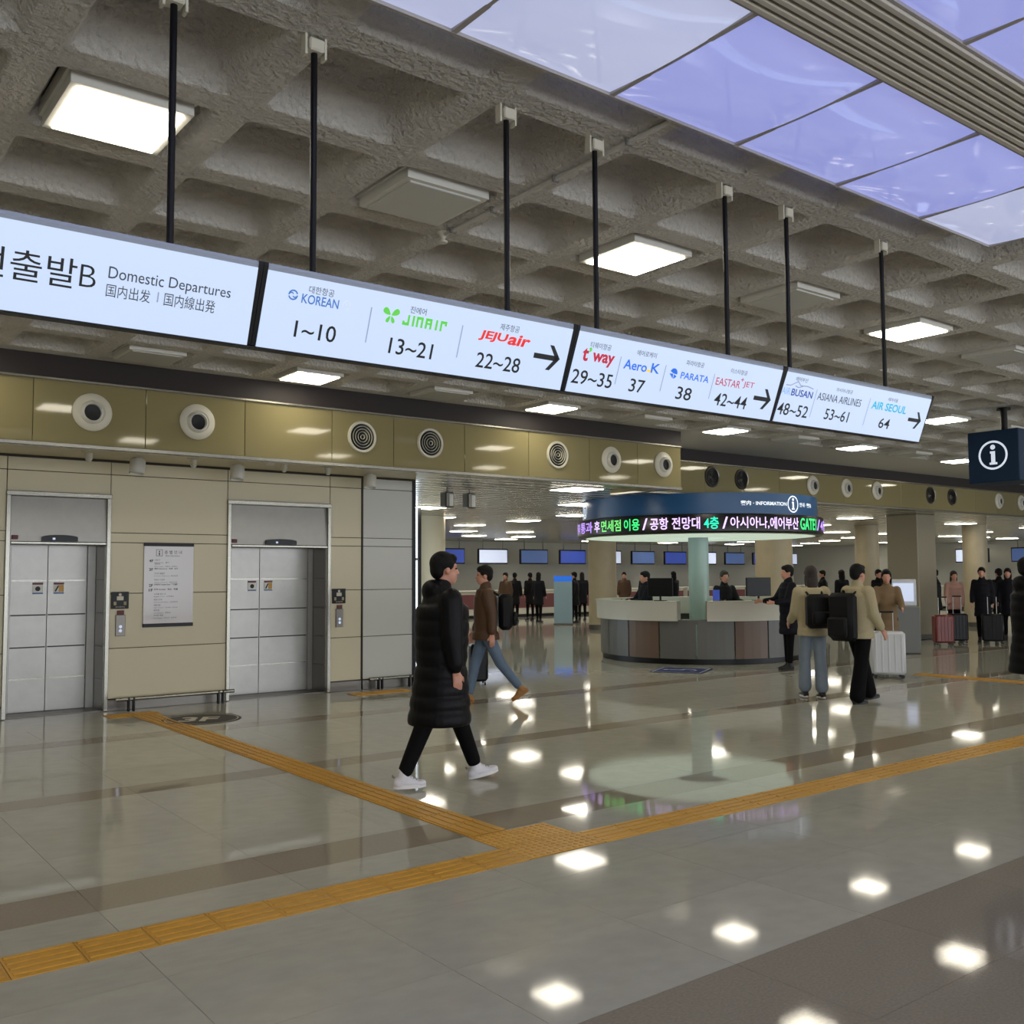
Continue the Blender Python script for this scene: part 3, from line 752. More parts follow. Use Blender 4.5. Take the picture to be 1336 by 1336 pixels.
# sign one
ub, vb = face_uv(126, 362); ua, va = face_uv(36, 347); u2, v2 = face_uv(81, 355)
pitch = u2-ua
t, x0_, P_ = s1
u0_, v0_ = face_uv(102, 358); W_ = pitch*4.93
text_obj('lettering', '국내선출발', 'ink', t, lambda u, v: P_(u0_-.006-W_/2-x0_+u, (va+v2)/2+v, .0055), W_, px_h((81, 355), 40))
stext(s1, 'B', (104, 358.5), (125, 362), 'ink', px_h((114, 360), 29), -.012)
stext(s1, 'Domestic', (141.5, 355), (213.5, 367), 'inkgrey', px_h((177, 361), 15.5)); stext(s1, 'Departures', (220, 370.5), (300.3, 384), 'inkgrey', px_h((260, 377), 18.5))
stext(s1, '国内出发', (138, 378), (195.5, 387), 'inkgrey', px_h((166, 383), 17)); stext(s1, '国内線出発', (213.5, 391), (280, 399.5), 'inkgrey', px_h((246, 395), 17))
sdivider(s1, (206.4, 381), (204.5, 394))
# sign two
stext(s2, '대한항공', (402.8, 377.6), (435.6, 382.6), 'inkgrey', px_h((419, 380), 10)); stext(s2, 'KOREAN', (393, 389.4), (441.4, 396.5), 'cblue', px_h((417, 393), 12.5), .012)
u, v = face_uv(381.9, 384.4); r = px_h((382, 384), 14)/2
spoly(s2, 'emblem', 'cblue', [circ(u, v, r, 14, .3, 3.2, r*.72), circ(u, v, r, 14, 3.45, 6.3, r*.72), circ(u-r*.33, v+r*.12, r*.42, 10, .1, 2.8, r*.2), circ(u+r*.33, v-r*.12, r*.42, 10, 3.3, 5.9, r*.2)])
u, v = face_uv(451.8, 398); r = px_h((451, 398), 12)/2
spoly(s2, 'emblem', 'cfaint', [circ(u, v, r, 16, 0, 2*PI, r*.8), [(u-r*.5, v), (u, v+r*.2), (u+r*.5, v), (u, v-r*.3)]])
stext(s2, '1~10', (383.5, 429.5), (437.6, 435.6), 'ink', px_h((410, 432), 22), .006)
sdivider(s2, (485, 400.7), (475.4, 446.3))
u, v = face_uv(509.5, 410.6); a = px_h((509, 410), 21)/2
def leaf(cx, cy, L_, W2, ang):
    out = []
    for k in range(16):
        q = 2*PI*k/16; x = (1-math.cos(q))/2*L_; y = math.sin(q)*W2*(.35+.65*x/L_)
        out.append((cx+x*math.cos(ang)-y*math.sin(ang), cy+x*math.sin(ang)+y*math.cos(ang)))
    return out
spoly(s2, 'butterfly_emblem', 'cgreen', [leaf(u-.1*a, v, 1.25*a, .55*a, 2.55), leaf(u+.1*a, v, 1.25*a, .55*a, .6), leaf(u-.1*a, v-.15*a, .95*a, .34*a, 4.25), leaf(u+.1*a, v-.15*a, .95*a, .34*a, 5.2)])
stext(s2, '진에어', (535, 403.8), (555.8, 407), 'inkgrey', px_h((545, 405), 9))
# block letters JINAIR built from bars
ua, va = face_uv(524.4, 418.5); ub, vb = face_uv(588, 425.5); hh = px_h((556, 421), 14); th = hh*.2; lw = (ub-ua)/6.1
def blk(i, segs):
    x = ua+i*lw*1.02; v0 = (va+vb)/2-hh/2; out = []
    for a, b, c, d in segs:
        X0_, X1_ = x+a*lw*.82, x+c*lw*.82; V0, V1 = v0+b*hh, v0+d*hh
        out.append([(X0_, V0), (X1_, V0), (X1_, V1), (X0_, V1)])
    return out
k_ = .3
J = blk(0, [(0, 0, 1, .27), (1-k_, 0, 1, 1), (0, 0, k_, .4)]); I_ = blk(1, [(.2, 0, .2+k_, 1)]); N_ = blk(1.65, [(0, 0, k_, 1), (0, .74, 1, 1), (1-k_, 0, 1, 1)])
A_ = blk(2.75, [(0, 0, k_, 1), (0, .74, 1, 1), (1-k_, 0, 1, 1), (0, .4, 1, .58)]); I2 = blk(3.85, [(.2, 0, .2+k_, 1)]); R_ = blk(4.6, [(0, 0, k_, 1), (0, .74, 1, 1), (1-k_, .55, 1, 1)])
for lt in (J, I_, N_, A_, I2, R_): spoly(s2, 'letter', 'cgreen', lt)
stext(s2, '13~21', (507, 450.5), (563.4, 458.5), 'ink', px_h((535, 454), 21), .006)
sdivider(s2, (603.8, 424.3), (594.1, 466))
stext(s2, '제주항공', (652.3, 426), (677, 430), 'inkgrey', px_h((665, 428), 9))
stext(s2, 'JEJU', (625, 437), (661, 442), 'cred', px_h((643, 439), 14), .03, .22); stext(s2, 'air', (663, 442.5), (691, 446.5), 'cred', px_h((677, 444), 15), .03, .25)
stext(s2, '22~28', (620.5, 469), (677.4, 477), 'ink', px_h((649, 473), 20), .006)
sarrow(s2, (695.4, 463.8), (729.6, 467.8), 33)
# sign three
stext(s3, '티웨이항공', (770, 449.4), (796.8, 453.6), 'inkgrey', px_h((783, 451), 8))
stext(s3, 't', (759.5, 461), (767, 463), 'cdred', px_h((763, 462), 18), .03); stext(s3, '’', (768, 456), (771.5, 456.8), 'cgreen', px_h((770, 456), 7), .03); stext(s3, 'way', (771.5, 467.5), (800, 472.5), 'cdred', px_h((785, 469), 17), .03)
stext(s3, '29~35', (745.2, 490), (797.8, 497.6), 'ink', px_h((771, 494), 19), .006); sdivider(s3, (810, 465), (801, 501))
stext(s3, '에어로케이', (830.8, 460), (856, 463.8), 'inkgrey', px_h((843, 462), 7.5)); stext(s3, 'Aero', (813.3, 474.5), (843.5, 479), 'cskyb', px_h((828, 477), 13), .015); stext(s3, '-', (843, 483), (848.5, 484), 'cyell', px_h((846, 483), 3)); stext(s3, 'K', (849, 479.5), (860, 481.7), 'cskyb', px_h((855, 480), 13), .015)
stext(s3, '37', (820.3, 501.8), (839.7, 504.6), 'ink', px_h((830, 503), 17.5), .006); sdivider(s3, (868.8, 476.2), (859.6, 510.2))
stext(s3, '파라타항공', (895, 473), (918, 476.4), 'inkgrey', px_h((906, 475), 7))
u, v = face_uv(878, 487); r = px_h((878, 487), 14)/2
spoly(s3, 'emblem', 'cskyb', [circ(u, v, r, 14, -.1, 3.0)+[(u, v)], [(u-r*1.1, v-.1*r), (u-.1*r, v-.05*r), (u+.05*r, v-r)], circ(u, v, r, 8, 4.9, 6.0)+[(u+.15*r, v-.15*r)]])
stext(s3, 'PARATA', (887.4, 489.5), (924, 494.9), 'cskyb', px_h((906, 492), 9), .012); stext(s3, '38', (881.4, 512), (901, 514.6), 'ink', px_h((891, 513), 17), .006); sdivider(s3, (932, 487.4), (923.3, 520))
stext(s3, '이스타항공', (952.9, 483.5), (974.4, 486.8), 'inkgrey', px_h((963, 485), 6.5)); stext(s3, 'EASTAR', (933.3, 497.2), (965, 501.4), 'cdred', px_h((949, 499), 10)); stext(s3, '+', (966, 495), (970, 495.7), 'cdred', px_h((968, 495), 5)); stext(s3, 'JET', (969, 502), (983, 503.8), 'cdred', px_h((976, 503), 9.5))
stext(s3, '42~44', (931.2, 520.2), (973.2, 525.6), 'ink', px_h((952, 523), 16.5), .006); sarrow(s3, (982.3, 518.9), (1004.7, 521.6), 27)
# sign four
stext(s4, '에어부산', (1037.9, 494), (1053.6, 496.4), 'inkgrey', px_h((1045, 495), 6))
def ribbon(pts, w_):
    P2 = [face_uv(*p) for p in pts]; out = []
    for (a, b), (c, d) in zip(P2[:-1], P2[1:]):
        L_ = math.hypot(c-a, d-b); nx, ny = -(d-b)/L_*w_, (c-a)/L_*w_; out.append([(a-nx, b-ny), (c-nx, d-ny), (c+nx, d+ny), (a+nx, b+ny)])
    return out
spoly(s4, 'bird_emblem', 'cline', ribbon([(1025, 501.5), (1031, 502.3), (1037, 499.5), (1041, 497.5), (1044, 503), (1048, 503.5), (1053, 504), (1060.5, 507.5)], .003)+ribbon([(1037, 503), (1041, 505.5), (1047, 504)], .003))
stext(s4, 'AIR', (1019.5, 508.6), (1030.5, 510.5), 'cpale', px_h((1025, 509), 9)); stext(s4, 'BUSAN', (1031.8, 511.2), (1059.4, 515.4), 'cnavy', px_h((1045, 513), 9.5), .015)
stext(s4, '48~52', (1013.5, 532.3), (1053, 537.4), 'ink', px_h((1033, 535), 16), .006); sdivider(s4, (1064.6, 507.6), (1056.2, 543.7))
stext(s4, '아시아나항공', (1090.8, 508.4), (1111.8, 511.4), 'inkgrey', px_h((1101, 510), 5.5)); stext(s4, 'ASIANA AIRLINES', (1065.9, 517.2), (1122.8, 525.2), 'inkgrey', px_h((1094, 521), 10))
stext(s4, '53~61', (1075, 539.8), (1106.2, 544), 'ink', px_h((1090, 542), 14.5), .006); sdivider(s4, (1134.8, 519), (1125, 555))
stext(s4, '에어서울', (1158.4, 520.7), (1170.7, 522.8), 'inkgrey', px_h((1164, 522), 5)); stext(s4, 'AIR SEOUL', (1136.7, 528.4), (1182, 534.8), 'ccyan', px_h((1160, 531), 10.5), .02)
stext(s4, '64', (1145.8, 551.4), (1159.6, 553.3), 'ink', px_h((1152, 552), 13.5), .006); sarrow(s4, (1183.8, 546.9), (1200.5, 549.2), 22.5)

# ------------------------------------------------------------------ blue information cube
ic = thing('information_cube_sign', 'dark blue cube sign with white i symbol hanging from the ceiling', 'cube sign', (13.75, 6.59, 2.86))
B().bbox(-.35, .35, -.35, .35, 0, .71, .01).obj('cube', 'navy', ic)
p = B().tube([(0, 0, .71), (0, 0, HC-2.86)], .045, 14).obj('pole', 'black', ic, True)
B().lathe([(0, HC-2.86-.03), (.09, HC-2.86-.03), (.09, HC-2.86)], 18).obj('ceiling_flange', 'black', ic)
def i_sym(root, fn, s, m, ringm=None):      # fn(u,v,d)->3D, s = ring radius
    mb = B(); n = 36
    def an(r0, r1):
        vs = []; fs = []
        for k in range(n):
            a = 2*PI*k/n
            vs += [fn(r0*math.cos(a), r0*math.sin(a), 0), fn(r1*math.cos(a), r1*math.sin(a), 0)]
        for k in range(n): j = (k+1) % n; fs.append((2*k, 2*j, 2*j+1, 2*k+1))
        mb.add(vs, fs)
    an(s*.86, s)
    def quad(poly): mb.add([fn(a*s, b*s, 0) for a, b in poly], [tuple(range(len(poly)))])
    quad([(.17*math.cos(2*PI*k/16), .55+.17*math.sin(2*PI*k/16)) for k in range(16)])
    quad([(-.2, .27), (.15, .27), (.15, .12), (-.2, .12)]); quad([(-.13, .12), (.15, .12), (.15, -.5), (-.13, -.5)]); quad([(-.25, -.5), (.28, -.5), (.28, -.65), (-.25, -.65)])
    return mb.obj('information_symbol', m, root)
i_sym(ic, lambda u, v, d: (-.352, -u, .37+v), .20, 'iglow')
i_sym(ic, lambda u, v, d: (u, -.352, .37+v), .20, 'iglow')

# ------------------------------------------------------------------ information kiosk
KC = (14.97, 13.34)
ka = math.atan2(KC[1], KC[0])+PI            # direction from kiosk centre to camera
cn = thing('canopy_sign', 'round blue information canopy with scrolling LED ring over the desk', 'canopy sign', (KC[0], KC[1], 2.36))
B().lathe([(2.3, .34), (2.3, .715), (0, .715)], 72).obj('blue_band', 'navylit', cn, True)
B().lathe([(2.3, .345), (2.4, .33), (2.41, .31), (2.41, .03), (2.38, 0), (2.25, -.01)], 72).obj('led_band', 'ledbg', cn, True)
B().lathe([(2.26, -.006), (1.2, -.02), (.62, -.02), (.6, .1)], 72).obj('glowing_underside', 'underglow', cn, True)
def pxang(px, R):       # angle on cylinder radius R (about KC) hit by image column px at horizon
    d = ray(px, 690); d2 = Vector((d[0], d[1])).normalized(); c = Vector(KC)
    b = d2.dot(c); q = b*b-(c.length_squared-R*R)
    if q < 0: q = 0
    p = d2*(b-math.sqrt(q))-c
    return math.atan2(p.y, p.x)
def ring_text(body, pa, pb, zc, h, R, m, bold=0., name='lettering'):
    a0, a1 = pxang(pa, R), pxang(pb, R)
    if a1 < a0: a1 += 2*PI
    W = (a1-a0)*R; am = (a0+a1)/2
    return text_obj(name, body, m, cn, lambda u, v: (R*math.cos(am+u/R), R*math.sin(am+u/R), zc+v), W, h, bold)
RL = 2.416
for body, a, b, m in (('통과', 758, 773, 'ledp'), ('후', 775.5, 782.5, 'ledw'), ('면세점', 784.5, 810, 'ledg2'), ('이용', 814, 834.5, 'ledg'), ('/', 838, 845, 'ledw'), ('공항', 848, 872, 'ledw'), ('전망대', 876.5, 913.5, 'ledw'), ('4층', 918.5, 938, 'ledt'),
                      ('/', 942.5, 950, 'ledw'), ('아시아나,', 953, 1004, 'ledw'), ('에어부산', 1005, 1042, 'ledw'), ('GATE1', 1044.5, 1065, 'ledg'), ('/', 1066, 1070, 'ledp'), ('4층', 1070.5, 1077.5, 'ledp')):
    ring_text(body, a, b, .17, .215 if len(body) > 1 or body in '후' else .21, RL, m, .015)
ring_text('통과', 753.8, 757, .17, .2, RL, 'ledp', .01)
ring_text('案内 · INFORMATION', 967, 1027, .53, .085, 2.306, 'canw', .02)
ring_text('안내 · 案内', 1044, 1058.5, .53, .08, 2.306, 'canw', .02)
def cyl_i(px):
    am = pxang(px, 2.306)
    i_sym(cn, lambda u, v, d: (2.308*math.cos(am+u/2.308), 2.308*math.sin(am+u/2.308), .53+v), .155, 'canw')
cyl_i(1035.5); cyl_i(763.5)
B().lathe([(.2, -2.35), (.2, .0)], 32).obj('support_column', 'teal', cn, True)

kd = thing('information_desk', 'round white information desk with brown and grey lower panels', 'desk', (KC[0], KC[1], 0))
B().lathe([(1.93, 0), (1.93, .1), (1.6, .1), (1.6, 0)], 72).obj('plinth', 'black', kd, True)
na = 18
for k in range(na):
    a0 = 2*PI*k/na; a1 = 2*PI*(k+1)/na
    B().lathe([(1.97, .1), (1.97, .78), (1.93, .78), (1.93, .1), (1.97, .1)], 4, (0, 0, 0), 'z', a0+.006, a1-.006).obj('lower_panel', ('counterbr', 'countergr', 'countergr')[k % 3], kd)
am = pxang(901, 2.0); gapw = .13
B().lathe([(2.04, .78), (2.05, 1.1), (2.07, 1.14), (1.75, 1.14), (1.75, .78), (2.04, .78)], 64, (0, 0, 0), 'z', am+gapw, am+2*PI-gapw).obj('upper_counter', 'counterw', kd, True)
B().lathe([(1.98, .72), (1.98, .8), (1.6, .8), (1.6, .72), (1.98, .72)], 8, (0, 0, 0), 'z', am-gapw, am+gapw).obj('low_counter', 'countergr', kd, True)
a = pxang(934, 2.05)
# desk monitor and notice
dm = thing('desk_notice', 'small blue notice stand on the information desk', 'notice', (KC[0]+1.95*math.cos(a), KC[1]+1.95*math.sin(a), 1.142), a)
B().bbox(-.01, .01, -.06, .06, 0, .2, .004).obj('card', 'cnavy', dm); B().bbox(-.04, .04, -.06, .06, 0, .012, .004).obj('foot', 'grey', dm)
for k, (pxx, s) in enumerate(((862, .5), (985, .55))):
    a = pxang(pxx, 1.8)
    mo = thing('desk_monitor', ('black monitor standing on the brown panelled side of the information desk', 'black monitor standing on the information desk near the waiting traveller')[k], 'monitor', (KC[0]+1.86*math.cos(a), KC[1]+1.86*math.sin(a), 1.14), a)
    B().bbox(-.02, .02, -s/2, s/2, .08, .42, .008).obj('screen_shell', 'black', mo); B().tube([(0, 0, 0), (0, 0, .15)], .02, 8).obj('stem', 'black', mo); B().bbox(-.08, .08, -.1, .1, 0, .012, .004).obj('foot', 'black', mo)

# ------------------------------------------------------------------ pillars
def pillar_at(px, d, w_, label, m='pillar', sq=False):
    q = ray(px, 750); q = Vector((q[0], q[1])); p = q*d
    t = thing('pillar', label, 'pillar', (p.x, p.y, 0))
    if sq:
        B().bbox(-w_/2, w_/2, -w_/2, w_/2, .1, ZS, .02).obj('shaft', m, t); B().bbox(-w_/2-.02, w_/2+.02, -w_/2-.02, w_/2+.02, 0, .12, .01).obj('plinth', 'steeldk', t)
    else:
        B().lathe([(w_/2, .1), (w_/2, ZS)], 36).obj('shaft', m, t, True); B().lathe([(w_/2+.02, 0), (w_/2+.02, .12), (w_/2, .13)], 36).obj('plinth', 'steeldk', t, True)
pillar_at(1190, 24.6, .84, 'square taupe pillar under the recessed fascia', 'taupe', True)
pillar_at(786, 30, .85, 'round beige pillar behind the brown panelled side of the desk')
pillar_at(1010, 27, 1.0, 'round beige pillar behind the waiting traveller at the desk')
pillar_at(1132, 30, .7, 'slim round beige pillar behind the black backpack traveller')
pillar_at(1273, 30, .7, 'slim round beige pillar behind the pink coated traveller')
pillar_at(561, 24, .75, 'round cream pillar beside the daylight window', 'beige')

# ------------------------------------------------------------------ check-in counters far behind
CYL = 31.0
for k in range(12):
    x = 19.5+k*2.15
    t = thing('check_in_counter', 'pale check-in counter with maroon front in the far counter row', 'counter', (x, CYL, 0), 0, 'far check-in counters')
    B().bbox(-.95, .95, -.35, .35, .1, 1.0, .02).obj('body', 'counterw', t); B().bbox(-.98, .98, -.42, .38, 1.0, 1.06, .015).obj('top', 'white', t)
    B().box(-.93, .93, -.365, -.35, .35, .9).obj('front_panel', 'skirt', t); B().box(-.9, .9, -.3, .3, 0, .1).obj('plinth', 'black', t)
    s = thing('flight_display', ('blue flight display hanging over the far check-in counters' if k % 3 != 2 else 'pale flight display hanging over the far check-in counters'), 'display', (x, CYL+1.2, 2.1), 0, ('blue' if k % 3 != 2 else 'pale')+' flight displays')
    B().bbox(-.75, .75, 0, .1, 0, .62, .02).obj('casing', 'black', s); B().box(-.7, .7, -.006, 0, .05, .57).obj('screen_image', ('screen', 'screenb', 'screenw')[k % 3], s)
    for sx in (-.5, .5): B().tube([(sx, .05, .62), (sx, .05, ZS-2.1)], .02, 8).obj('hanger', 'grey', s)
for k in range(6):
    y = 12.8+k*2.6
    t = thing('check_in_counter', 'pale check-in counter with grey front before the side wall', 'counter', (43.5, y, 0), PI/2, 'side wall check-in counters')
    B().bbox(-1.1, 1.1, -.35, .35, .1, 1.0, .02).obj('body', 'counterw', t); B().bbox(-1.13, 1.13, -.38, .42, 1.0, 1.06, .015).obj('top', 'white', t); B().box(-1.0, 1.0, -.3, .3, 0, .1).obj('plinth', 'black', t)
    s = thing('flight_display', 'dark flight display over the side wall check-in counters', 'display', (44.8, y, 2.1), PI/2, 'side wall flight displays')
    B().bbox(-.8, .8, -.1, 0, 0, .65, .02).obj('casing', 'black', s); B().box(-.75, .75, 0, .006, .05, .6).obj('screen_image', ('screenw', 'screen')[k % 2], s)
    for sx in (-.5, .5): B().tube([(sx, -.05, .65), (sx, -.05, ZS-2.1)], .02, 8).obj('hanger', 'grey', s)
t = thing('banner_stand', 'pale blue standing banner with a blue header on the far concourse floor', 'banner', tuple(onz(735, 815, 0)), math.radians(-40))
B().bbox(-.3, .3, -.02, .0, .05, 1.6, .004).obj('sheet', 'banner', t); B().box(-.3, .3, -.024, -.018, 1.42, 1.6).obj('header', 'cskyb', t); B().bbox(-.32, .32, -.12, .12, 0, .05, .01).obj('foot', 'grey', t); B().tube([(0, .03, 0), (0, .03, 1.6)], .012, 6).obj('rod', 'grey', t)
q = Vector(ray(1176, 741)); q = q*(25/ (q.x*FW[0]+q.y*FW[1]))
t = thing('pole_sign', 'small crimson sign plate on a slim pole in the concourse', 'sign', (q.x, q.y, 0), math.radians(-40))
B().bbox(-.16, .16, -.015, .015, 1.7, 1.96, .006).obj('plate', 'redsign', t); B().tube([(0, 0, 0), (0, 0, 1.7)], .02, 8).obj('pole', 'steeldk', t); B().lathe([(0, .02), (.16, .015), (.16, 0), (0, 0)], 18).obj('foot', 'steeldk', t)
# self check-in machine by the taupe pillar
q = onz(1180, 852, 0)
t = thing('kiosk_machine', 'grey self check-in machine with black screen in front of the taupe pillar', 'kiosk machine', tuple(q), math.radians(-45))
B().bbox(-.28, .28, -.2, .2, 0, .95, .02).obj('body', 'countergr', t); B().bbox(-.26, .26, -.06, .08, .95, 1.5, .02).obj('head', 'casew', t); B().box(-.2, .2, -.068, -.06, 1.05, 1.42).obj('screen', 'screenw', t)

# ------------------------------------------------------------------ people
def capsule(mb, p0, p1, r0, r1, n=12, flat=None):
    p0, p1 = Vector(p0), Vector(p1); t = (p1-p0); L = t.length
    if L < 1e-5: t = Vector((0, 0, 1)); L = 1e-5
    t = t.normalized(); a = Vector((0, 1, 0)) if abs(t.y) < .9 else Vector((1, 0, 0))
    e1 = t.cross(a).normalized(); e2 = t.cross(e1)
    rings = []
    for k in range(1, 4): q = PI/2*k/4-PI/2; rings.append((r0*math.sin(q), r0*math.cos(q)))
    rings.append((0, r0)); 
    m = 4
    for k in range(1, m): f = k/m; rings.append((L*f, r0+(r1-r0)*f))
    rings.append((L, r1))
    for k in range(1, 4): q = PI/2*k/4; rings.append((L+r1*math.sin(q), r1*math.cos(q)))
    vs = [p0-t*r0]; fs = []
    for (h, r) in rings:
        for k in range(n): an = 2*PI*k/n; vs.append(p0+t*h+e1*(r*math.cos(an))+e2*(r*math.sin(an)))
    vs.append(p1+t*r1); R = len(rings)
    for k in range(n): fs.append((0, 1+(k+1) % n, 1+k))
    for i in range(R-1):
        for k in range(n): fs.append((1+i*n+k, 1+i*n+(k+1) % n, 1+(i+1)*n+(k+1) % n, 1+(i+1)*n+k))
    e = len(vs)-1
    for k in range(n): fs.append((e, 1+(R-1)*n+k, 1+(R-1)*n+(k+1) % n))
    mb.add(vs, fs)
def ellip(mb, c, r, rot=0., n=16, m=10):
    vs = [(c[0], c[1], c[2]-r[2])]; fs = []
    cr, sr = math.cos(rot), math.sin(rot)       # rot about y (pitch)
    pts = []
    for i in range(1, m):
        q = PI*i/m-PI/2
        for k in range(n):
            a = 2*PI*k/n; pts.append((r[0]*math.cos(q)*math.cos(a), r[1]*math.cos(q)*math.sin(a), r[2]*math.sin(q)))
    pts = [(0, 0, -r[2])]+pts+[(0, 0, r[2])]
    vs = [(c[0]+x*cr+z*sr, c[1]+y, c[2]-x*sr+z*cr) for x, y, z in pts]
    for k in range(n): fs.append((0, 1+(k+1) % n, 1+k))
    for i in range(m-2):
        for k in range(n): fs.append((1+i*n+k, 1+i*n+(k+1) % n, 1+(i+1)*n+(k+1) % n, 1+(i+1)*n+k))
    e = len(vs)-1
    for k in range(n): fs.append((e, 1+(m-2)*n+k, 1+(m-2)*n+(k+1) % n))
    mb.add(vs, fs)
def loft(mb, secs, n=24):          # secs: (cx,cy,cz,rx,ry) horizontal ellipses, closed ends
    vs = []; fs = []
    for (cx, cy, cz, rx, ry) in secs:
        for k in range(n): a = 2*PI*k/n; vs.append((cx+rx*math.cos(a), cy+ry*math.sin(a), cz))
    for i in range(len(secs)-1):
        for k in range(n): fs.append((i*n+k, i*n+(k+1) % n, (i+1)*n+(k+1) % n, (i+1)*n+k))
    fs.append(tuple(range(n))[::-1]); fs.append(tuple(range((len(secs)-1)*n, len(secs)*n)))
    mb.add(vs, fs)
def remesh(mb, name, m, parent, voxel, smooth=3, loc=(0, 0, 0)):
    me = bpy.data.meshes.new(name); me.from_pydata(mb.v, [], mb.f); me.update()
    o = bpy.data.objects.new(name, me); COL.objects.link(o)
    r = o.modifiers.new('r', 'REMESH'); r.mode = 'VOXEL'; r.voxel_size = voxel; r.adaptivity = 0
    if smooth: s = o.modifiers.new('s', 'SMOOTH'); s.iterations = smooth; s.factor = .5
    dg = bpy.context.evaluated_depsgraph_get(); me2 = bpy.data.meshes.new_from_object(o.evaluated_get(dg))
    bpy.data.objects.remove(o); bpy.data.meshes.remove(me)
    me2.name = name; me2.materials.clear(); me2.materials.append(M[m])
    for p in me2.polygons: p.use_smooth = True
    return link(name, me2, parent, loc)

def hand(mb, wrist, d, side, palmn, s=1., curl=.5):
    """palm + four fingers + thumb; d = direction of the hand, palmn = direction the palm faces, side=+1 thumb along +e"""
    d = Vector(d).normalized(); pn = Vector(palmn); pn = (pn-d*pn.dot(d)).normalized(); e = d.cross(pn).normalized()*side
    w0 = Vector(wrist)
    pl = .085*s
    for q in (-.026, -.009, .009, .026): capsule(mb, w0+e*q*s*.8, w0+d*pl+e*q*s, .0125*s, .0115*s, 8)
    for i, (q, L) in enumerate(((.029, .072), (.010, .080), (-.010, .075), (-.028, .058))):
        b = w0+d*pl+e*q*s; c1 = curl*.6; c2 = curl*1.3
        d1 = (d*math.cos(c1)+pn*math.sin(c1)); d2 = (d*math.cos(c2)+pn*math.sin(c2))
        m_ = b+d1*L*.5*s; t_ = m_+d2*L*.5*s
        capsule(mb, b, m_, .0098*s, .0088*s, 8); capsule(mb, m_, t_, .0088*s, .0072*s, 8)
    tb = w0+d*.025*s+e*.026*s; t1 = tb+(d*.62+e*.6+pn*.35).normalized()*.04*s; t2 = t1+(d*.9+e*.15+pn*.4).normalized()*.032*s
    capsule(mb, w0+d*.01*s, tb, .014*s, .013*s, 8); capsule(mb, tb, t1, .013*s, .0105*s, 8); capsule(mb, t1, t2, .0105*s, .0085*s, 8)

